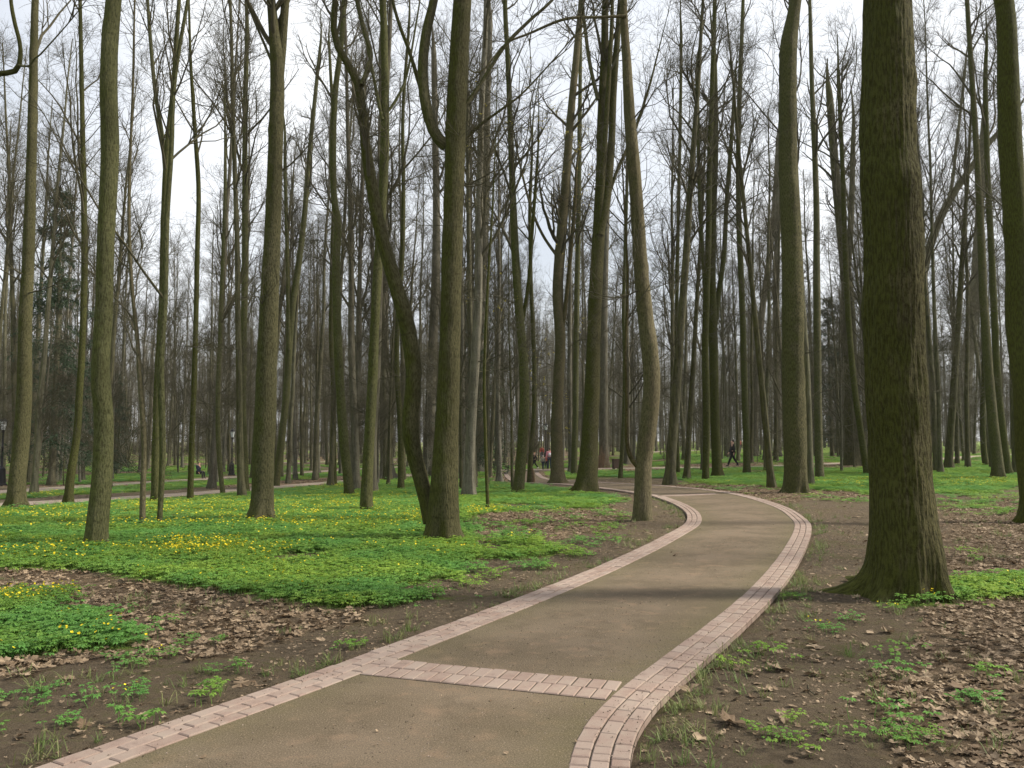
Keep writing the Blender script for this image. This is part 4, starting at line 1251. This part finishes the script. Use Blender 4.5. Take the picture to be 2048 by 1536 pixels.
    for n_ in 'lr':
        ids = ['ank'+n_, 'toe'+n_]
        m_ = skin_mesh('shoe', [np.array(J[q])*k for q in ids]+[(np.array(J['ank'+n_])+np.array((-.06, 0, -.05)))*k], [(0, 1), (0, 2)], [.05*k, .038*k, .035*k])
        m_.materials.append(M[shoe]); obj('shoe', m_, None, root)
    hp = np.array(J['hea'])
    m_ = skin_mesh('hair', [(hp+np.array(o_))*k for o_ in ((-.01, 0, .035), (-.045, 0, -.02), (-.05, 0, -.10))], [(0, 1), (1, 2)], [.098*k, .098*k, .07*k])
    m_.materials.append(CL[hood] if hood else M[hair]); obj('hood' if hood else 'hair', m_, None, root)
    if pack:
        m_ = skin_mesh('backpack', [np.array((-.20, 0, 1.36))*k, np.array((-.23, 0, 1.15))*k, np.array((-.22, 0, 1.02))*k], [(0, 1), (1, 2)], [.13*k, .16*k, .14*k])
        m_.materials.append(CL[pack]); obj('backpack', m_, None, root)
    return root

p = on_ground(1466, 934.5)
person(p, math.pi, 1.78, 'man in dark jacket and black trousers striding left along the crossing path', 'charcoal', 'black', stride=.42, arm=.2)
p = on_ground(1069, 939.5)
person(p, math.radians(200), 1.45, 'fair-haired walker in black with white shoes at the path fork', 'black', 'black', 'hair_fair', stride=.5, shoe='shoe_white', arm=.5)
p = on_ground(1086, 939.5)
person(p, math.radians(80), 1.15, 'child in pale hooded coat standing at the path fork', 'pale', 'denim', hood='white', stride=.2, coat=.03)
p = on_ground(1092, 938.5)
person(p, math.radians(70), 1.15, 'child in coral jacket between the pale coat and the pink jacket', 'coral', 'navy', stride=-.15)
p = on_ground(1099, 938.8)
person(p, math.radians(95), 1.72, 'adult in pink and white jacket with dark jeans seen from behind', 'pink', 'denim', stride=.18, pack='white')
p = on_ground(1083.5, 921)
person(p, math.radians(-80), 1.7, 'distant person in a red top behind the group at the fork', 'red', 'denim')
p = on_ground(1480, 903)
person(p, math.radians(-60), 1.7, 'distant person in a red jacket seen past the walking man', 'red', 'navy')
p = on_ground(397, 957)
person(p, math.radians(-20), 1.7, 'dark-clad person sitting low beside a trunk near the lamp post', 'navy', 'charcoal', seat=True)

# ------------------------------------------------------------------ ground plants and litter
def leaflet(base, d, up, ln, w, lobes=3):
    """deeply cut leaflet lying roughly in the plane of d and side"""
    side = norm(np.cross(d, up))
    V_, F_ = [], []
    for q in range(lobes):
        a = (q-(lobes-1)/2)*.62
        dd = norm(d*math.cos(a)+side*math.sin(a))
        l_ = ln*(1-.22*abs(q-(lobes-1)/2))
        s2 = norm(np.cross(dd, up))
        n0 = len(V_)
        V_ += [base, base+dd*l_*.55+s2*w*.5+up*ln*.05, base+dd*l_-up*ln*.16, base+dd*l_*.55-s2*w*.5+up*ln*.05]
        F_.append([n0, n0+1, n0+2, n0+3])
    return np.array(V_), np.array(F_)

def herb_mesh(seed, stems=9, spread=.11, flowers=0, h=.095):
    rng = np.random.default_rng(seed)
    g, fl = Geo(), Geo()
    for s in range(stems):
        b0 = np.array([*rng.normal(size=2)*spread, -.01])
        hh = h*rng.uniform(.65, 1.2)
        tip = b0+np.array([*rng.normal(size=2)*.025, hh])
        g.add(*tube_geo(np.array([[b0, (b0+tip)/2+rng.normal(size=3)*.005, tip]]), np.full((1, 3), .0018), 3))
        a0 = rng.uniform(0, 6.28)
        for q in range(3):
            a = a0+q*2.09+rng.normal()*.2
            d = norm(np.array([math.cos(a), math.sin(a), rng.uniform(-.25, .25)]))
            ln = rng.uniform(.034, .058)
            pet = tip+d*.012
            g.add(*leaflet(pet, d, np.array([0, 0, 1.]), ln, ln*.36))
        if s < flowers:
            c = tip+np.array([*rng.normal(size=2)*.01, .03+rng.uniform(0, .015)])
            g.add(*tube_geo(np.array([[tip, c]]), np.full((1, 2), .0014), 3))
            nrm_ = norm(np.array([*rng.normal(size=2)*.5, 1]))
            e1 = norm(np.cross(nrm_, [0, 1, 0])); e2 = np.cross(nrm_, e1)
            for q in range(5):
                a = q*1.257
                d = e1*math.cos(a)+e2*math.sin(a); s_ = -e1*math.sin(a)+e2*math.cos(a)
                r_ = .012
                fl.add(np.array([c, c+d*r_*.7+s_*r_*.5+nrm_*.003, c+d*r_*1.15+nrm_*.005, c+d*r_*.7-s_*r_*.5+nrm_*.003]), [[0, 1, 2, 3]])
    V_, F_ = np.concatenate(g.V), [np.concatenate(f) for f in g.F.values()]
    nf = len(F_[0])
    if flowers:
        F_ = [np.concatenate([F_[0]]+[f+len(V_) for f in fl.F[4]])]
        # flower faces carry local indices already offset inside fl
        V_ = np.concatenate([V_]+fl.V)
    me = np_mesh('herb', V_, F_, True)
    me.materials.append(M['herb']); me.materials.append(M['petal'])
    if flowers:
        mi = np.zeros(len(F_[0]), np.int32); mi[nf:] = 1
        me.polygons.foreach_set('material_index', mi)
    return me
HERB = [herb_mesh(k, 9) for k in range(4)]+[herb_mesh(10+k, 9, .12, 5) for k in range(2)]

def dead_leaf_mesh(seed, lobed=True):
    rng = np.random.default_rng(seed)
    n = 15 if lobed else 10
    a = np.linspace(-2.75, 2.75, n)
    if lobed: r = .055*(.55+.45*np.abs(np.cos(a*1.28)))*np.where(np.arange(n) % 2, 1.12, .80)
    else: r = .05*(.55+.45*np.cos(a))*rng.uniform(.9, 1.1, n)
    V_ = np.column_stack([np.cos(a)*r, np.sin(a)*r*.95, np.zeros(n)])
    c1, c2 = rng.uniform(1, 6), rng.uniform(-4, 4)
    V_[:, 2] = c1*V_[:, 1]**2+c2*V_[:, 0]**2+rng.normal(size=n)*.005
    V_ = np.vstack([[[0, 0, .0]], V_])
    F_ = np.array([[0, q, q+1] for q in range(1, n)])
    st = np.array([[-.055, 0, .002], [-.001, .0012, .001], [-.001, -.0012, .001]])
    me = np_mesh('dead_leaf', np.vstack([V_, st]), [np.vstack([F_, [[n+1, n+2, n+3]]])], False)
    me.materials.append(M['dead_leaf'])
    return me
LEAF = [dead_leaf_mesh(k, k % 3 != 2) for k in range(7)]

def tuft_mesh(seed, n=16, h=.11):
    rng = np.random.default_rng(seed)
    P = np.zeros((n, 4, 3)); P[:, 0, :2] = rng.normal(size=(n, 2))*.03
    d = norm(np.column_stack([rng.normal(size=(n, 2))*.4, np.ones(n)])); L = rng.uniform(.5, 1.2, n)*h
    for s in range(1, 4):
        d = norm(d+np.column_stack([d[:, :2]*.35, -np.full(n, .16)])); P[:, s] = P[:, s-1]+d*(L/3)[:, None]
    sd = norm(np.cross(d, [0, 0, 1.]))*.0026
    V_ = np.concatenate([P[:, 0]-sd, P[:, 0]+sd, P[:, 2]+sd*.8, P[:, 2]-sd*.8, P[:, 3]])
    i = np.arange(n)
    me = np_mesh('tuft', V_, [np.column_stack([i, i+n, i+2*n, i+3*n]), np.column_stack([i+3*n, i+2*n, i+4*n])])
    me.materials.append(M['grass'])
    return me
TUFT = [tuft_mesh(k) for k in range(4)]

def sample_wedge(rng, rho0, d0, d1, power, half=.72, cap=400):
    """candidate points over the ground in view, density rho0*(10/d)^power per square metre"""
    ds = np.linspace(d0, d1, 400)
    rho = np.minimum(rho0*(10/ds)**power, cap)
    w = rho*(2*half*ds+3)
    cum = np.concatenate([[0], np.cumsum((w[1:]+w[:-1])/2*np.diff(ds))])
    n_ = int(cum[-1])
    d = np.interp(rng.uniform(0, cum[-1], n_), cum, ds)
    return rng.uniform(-1, 1, n_)*(half*d+1.5), d

hr = np.random.default_rng(3)
x, y = sample_wedge(hr, 100, 2.2, 95, 1.15)
g, l = cover(x, y); pdv = path_dist(x, y)
dens = .45+.55*sstep(.35, .55, fbm2(x, y, 1.6, 51))
ok = (g > .5) & (pdv > .12+.75*sstep(15, 22, y)) & (hr.random(len(x)) < dens)
# thin stragglers on the soil
ok |= (pdv > .15) & (y < 16) & (hr.random(len(x)) < .0015+.005*(fbm2(x, y, .9, 61) > .58))
px, py = to_pix(x, y, terrain(x, y))
for poly, pr_ in (([(930,1028),(1250,1015),(1270,1060),(1180,1110),(1100,1150),(950,1180),(860,1200),(880,1140),(940,1090)], .05), ([(1870,985),(2300,975),(2300,1040),(1890,1030)], .12),
                  ([(1320,962),(1640,985),(1740,995),(1740,1010),(1560,1000),(1420,980)], .07), ([(0,1340),(300,1310),(420,1290),(700,1240),(860,1190),(860,1215),(640,1300),(300,1420),(0,1500)], .003),
                  ([(1480,1200),(1740,1200),(2048,1220),(2048,1536),(1350,1536),(1330,1420)], .002)):
    ok |= in_poly(px, py, poly) & (pdv > .1) & (hr.random(len(x)) < pr_*(.3+1.4*(fbm2(x, y, 1.1, 66) > .5)))
for t in TREES: ok &= np.hypot(x-t[0], y-t[1]) > t[2]*1.0
x, y = x[ok], y[ok]
# flower-rich spots
px, py = to_pix(x, y, terrain(x, y))
fl_p = .03+.38*((px < 900) & (py > 985) & (py < 1062))*(fbm2(x, y, .35, 71) > .42)
for cx_, cy_, rx, ry, pr in ((390, 1103, 95, 16, 1.0), (55, 1195, 85, 20, 1.0), (980, 1026, 50, 10, .85), (560, 1115, 60, 10, .5), (120, 1108, 120, 18, .25), (1760, 965, 120, 8, .3), (1960, 965, 80, 8, .4), (680, 970, 80, 8, .5)):
    fl_p = np.maximum(fl_p, pr*((((px-cx_)/rx)**2+((py-cy_)/ry)**2) < 1))
pick = np.where(hr.random(len(x)) < fl_p, hr.integers(4, 6, len(x)), hr.integers(0, 4, len(x)))
n = len(x)
scl = hr.uniform(.75, 1.25, n)*(.9+np.clip((y-8)/26, 0, 1.6)*.75)
scl = np.column_stack([scl, scl, scl*(1-.62*sstep(10, 26, y))])
scatter('ground_cover', np.column_stack([x, y, ground_z(x, y)]), np.column_stack([hr.normal(size=(n, 2))*.08, hr.uniform(0, 6.28, n)]), scl, pick, HERB,
        'low green anemone carpet dotted with yellow flowers between the trees', 'ground cover')
NH = n

x, y = sample_wedge(hr, 170, 2.0, 60, .95)
g, l = cover(x, y); pdv = path_dist(x, y)
pr = np.clip(l, 0, 1)*(.35+.65*(fbm2(x, y, 1.2, 81) > .42))
pr = np.maximum(pr, .018+.05*(fbm2(x, y, .8, 83) > .55))
pr = np.where(g > .5, pr*.12, pr)
ok = (pdv > .05) & (hr.random(len(x)) < pr)
for t in TREES: ok &= np.hypot(x-t[0], y-t[1]) > t[2]*1.0
x, y = x[ok], y[ok]; n = len(x)
scatter('fallen_leaves', np.column_stack([x, y, ground_z(x, y)+hr.uniform(.004, .028, n)]), np.column_stack([hr.normal(size=(n, 2))*.24, hr.uniform(0, 6.28, n)]), hr.uniform(.4, 1.0, n)*(.9+np.clip((y-14)/40, 0, 1)*.45), hr.integers(0, 7, n), LEAF,
        'dry brown leaf litter lying on the woodland soil', 'leaf litter')
NL = n

x, y = sample_wedge(hr, 110, 2.0, 24, .7)
pdv = path_dist(x, y)
pr = .55*np.exp(-((pdv-.12)/.14)**2)*(fbm2(x, y, .8, 91) > .42)+.06*(fbm2(x, y, .7, 95) > .45)
ok = (pdv > .03) & (hr.random(len(x)) < pr)
for t in TREES: ok &= np.hypot(x-t[0], y-t[1]) > t[2]*1.0
x, y = x[ok], y[ok]; n = len(x)
scatter('grass', np.column_stack([x, y, ground_z(x, y)]), np.column_stack([hr.normal(size=(n, 2))*.12, hr.uniform(0, 6.28, n)]), hr.uniform(.4, 1.1, n), hr.integers(0, 4, n), TUFT, 'sparse grass tufts along the path borders and on the soil', 'grass')

# crumbled leaf bits
x, y = sample_wedge(hr, 230, 2.0, 20, .7)
pdv = path_dist(x, y)
g, l = cover(x, y)
ok = (pdv > .02) & (g < .5) & (hr.random(len(x)) < .25+.75*(fbm2(x, y, 1.4, 97) > .48))
ok |= (pdv <= .02) & (hr.random(len(x)) < .012)
pdv = pdv[ok]; x, y = x[ok], y[ok]; n = len(x)
scatter('leaf_crumbs', np.column_stack([x, y, np.where(pdv <= .02, terrain(x, y)+.034, ground_z(x, y)+.004)]), np.column_stack([hr.normal(size=(n, 2))*.3, hr.uniform(0, 6.28, n)]), hr.uniform(.08, .34, n), hr.integers(0, 7, n), LEAF, 'small crumbled leaf bits strewn over the bare soil', 'leaf litter')

# loose grit on the path
def grit_mesh(seed):
    r = np.random.default_rng(seed)
    V_ = np.array([[1, 0, 0], [-1, 0, 0], [0, 1, 0], [0, -1, 0], [0, 0, .7], [0, 0, -.4]])*r.uniform(.6, 1.2, (6, 1))*.005
    me = np_mesh('grit', V_, [np.array([[0, 2, 4], [2, 1, 4], [1, 3, 4], [3, 0, 4], [2, 0, 5], [1, 2, 5], [3, 1, 5], [0, 3, 5]])], False)
    me.materials.append(M['grit'])
    return me
M['grit'] = leaf_mat('grit', (.10, .075, .05), (.42, .34, .27), .9, 0.0)
x, y = sample_wedge(hr, 260, 3.2, 14, .9)
pdv = path_dist(x, y)
ok = (pdv <= 0) & (hr.random(len(x)) < .25+.75*(fbm2(x, y, 1.1, 57) > .5))
x, y = x[ok], y[ok]; n = len(x)
inside = in_poly(x, y, np.vstack([LI[::4], RI[::-4]]))
scatter('path_grit', np.column_stack([x, y, terrain(x, y)+np.where(inside, .0285, .038)]), np.column_stack([hr.normal(size=(n, 2)), hr.uniform(0, 6.28, n)]), hr.uniform(.4, 1.3, n)**1.5, hr.integers(0, 3, n), [grit_mesh(k) for k in range(3)], 'loose grit strewn over the gravel path', 'grit')

# twigs on the ground
n = 260
x, y = hr.uniform(-9, 9, n), hr.uniform(3, 18, n)
ok = path_dist(x, y) > .3
x, y = x[ok], y[ok]; n = len(x)
a = hr.uniform(0, 6.28, n); L = hr.uniform(.06, .35, n)
P = np.zeros((n, 4, 3)); P[:, 0] = np.column_stack([x, y, ground_z(x, y)+.012])
for s in range(1, 4):
    a = a+hr.normal(size=n)*.25
    P[:, s] = P[:, s-1]+np.column_stack([np.cos(a), np.sin(a), hr.normal(size=n)*.05])*(L/3)[:, None]
V_, Q_ = tube_geo(P, np.broadcast_to(hr.uniform(.002, .006, n)[:, None]*np.linspace(1, .5, 4), (n, 4)), 4)
tag(obj('fallen_twigs', np_mesh('fallen_twigs', V_, [Q_]), M['twig']), 'thin dead twigs scattered on the soil', 'twigs', kind='stuff')

# single plants and single leaves that stand out
def herb_clump(px, py, label, n_=3, spread=.12, fl=0, s=.6):
    p = on_ground(px, py); p[2] = float(ground_z(p[0], p[1]))
    root = empty('anemone_clump', p, label, 'plant', 'single green clumps on the soil')
    r = random.Random(int(px*7+py))
    for q in range(n_):
        o = obj('leaf_rosette', HERB[4+q % 2] if q < fl else HERB[q % 4], None, root, (r.gauss(0, spread), r.gauss(0, spread*.8), 0))
        tag(o, kind='stuff'); o.rotation_euler = (0, 0, r.uniform(0, 6.28)); sc = s*r.uniform(.85, 1.15); o.scale = (sc, sc, sc)
for a in [(52, 1408, 'wide low green clump on bare soil near the lower left corner', 5, .14),
          (68, 1462, 'loose green clump below the wide one near the lower left corner', 3, .10),
          (312, 1318, 'bushy green clump with a tiny yellow flower at the edge of the leaf litter', 3, .07, 1),
          (258, 1332, 'pale green clump left of the bushy one on the leaf litter edge', 3, .08),
          (270, 1392, 'small green clump with one yellow flower on bare soil', 3, .09, 1),
          (438, 1350, 'tiny bright green tuft alone on bare soil left of the path', 1, .03),
          (408, 1280, 'dark green clump in the leaf litter above the bare soil', 3, .09),
          (712, 1296, 'small green clump beside the left border near the crossing band', 3, .06),
          (945, 1162, 'flat green clump on soil between the flower carpet and the path', 4, .13),
          (1655, 1262, 'small green clump with a yellow bud on soil below the huge trunk', 3, .07, 1),
          (1590, 1462, 'pale green clump group lower right, on its left side', 4, .13),
          (1790, 1472, 'pale green clump group lower right, on its right side', 4, .11),
          (1795, 1222, 'green clump with yellow flower at the foot of the huge trunk', 2, .05, 1),
          (1585, 1200, 'small green clump on dark soil left of the huge trunk', 3, .08),
          (1988, 1405, 'green clump among dead leaves near the right margin', 3, .06)]:
    herb_clump(*a)
for k, (px, py, s, lab) in enumerate([(1562, 1342, 1.9, 'large pale curled dead leaf on soil right of the path'), (1463, 1452, 1.7, 'dark upturned dead leaf on soil in the lower right'),
        (1405, 1485, 1.3, 'small curled dead leaf near the lower end of the right border'), (1630, 1293, 1.3, 'tan dead leaf below the small green clump'),
        (1775, 1268, 1.2, 'pale dead leaf on soil below the huge trunk'), (1745, 1268, 1.1, 'two-lobed tan dead leaf just left of the pale one'), (1628, 1353, 1.1, 'flat pale dead leaf right of the large curled one'),
        (1930, 1385, 2.0, 'big pale dead leaf lying among the litter on the right'), (1380, 1385, 1.2, 'pale dead leaf close to the right border'), (1502, 1352, 1.1, 'tan dead leaf left of the large curled one'),
        (482, 1373, 1.3, 'reddish dead leaf beside the left border'), (385, 1325, 1.2, 'pale dead leaf at the lower edge of the litter'), (460, 1294, 1.2, 'tan dead leaf on bare soil past the litter'),
        (1352, 1116, .9, 'single brown leaf lying on the gravel path')]):
    p = on_ground(px, py); zz = float(ground_z(p[0], p[1])) if k != 13 else .028
    o = obj('dead_leaf', LEAF[k % 7], None, None, (p[0], p[1], zz+.018))
    o.scale = (s, s, s*1.3); o.rotation_euler = (.25*math.sin(k*2.1), .3*math.cos(k*1.7), k*1.9)
    tag(o, lab, 'leaf', 'single dead leaves')
# ------------------------------------------------------------------ air
hm = bpy.data.materials.new('thin_haze'); hm.use_nodes = True
hn = hm.node_tree.nodes; hn.clear()
ho = hn.new('ShaderNodeOutputMaterial'); hv = hn.new('ShaderNodeVolumePrincipled')
hv.inputs['Color'].default_value = (1.0, .98, .94, 1); hv.inputs['Density'].default_value = .00022; hv.inputs['Anisotropy'].default_value = .2
hm.node_tree.links.new(hv.outputs[0], ho.inputs['Volume'])
hz_ = obj('haze', Geo().box((0, 450, 17), (1860, 1560, 41)).mesh('haze', False), hm)
tag(hz_, 'thin pale haze in the woodland air', 'haze', kind='stuff')
SC.cycles.volume_bounces = 0
print('herbs', NH, 'leaves', NL, 'woods', len(spots), 'tries', tries)
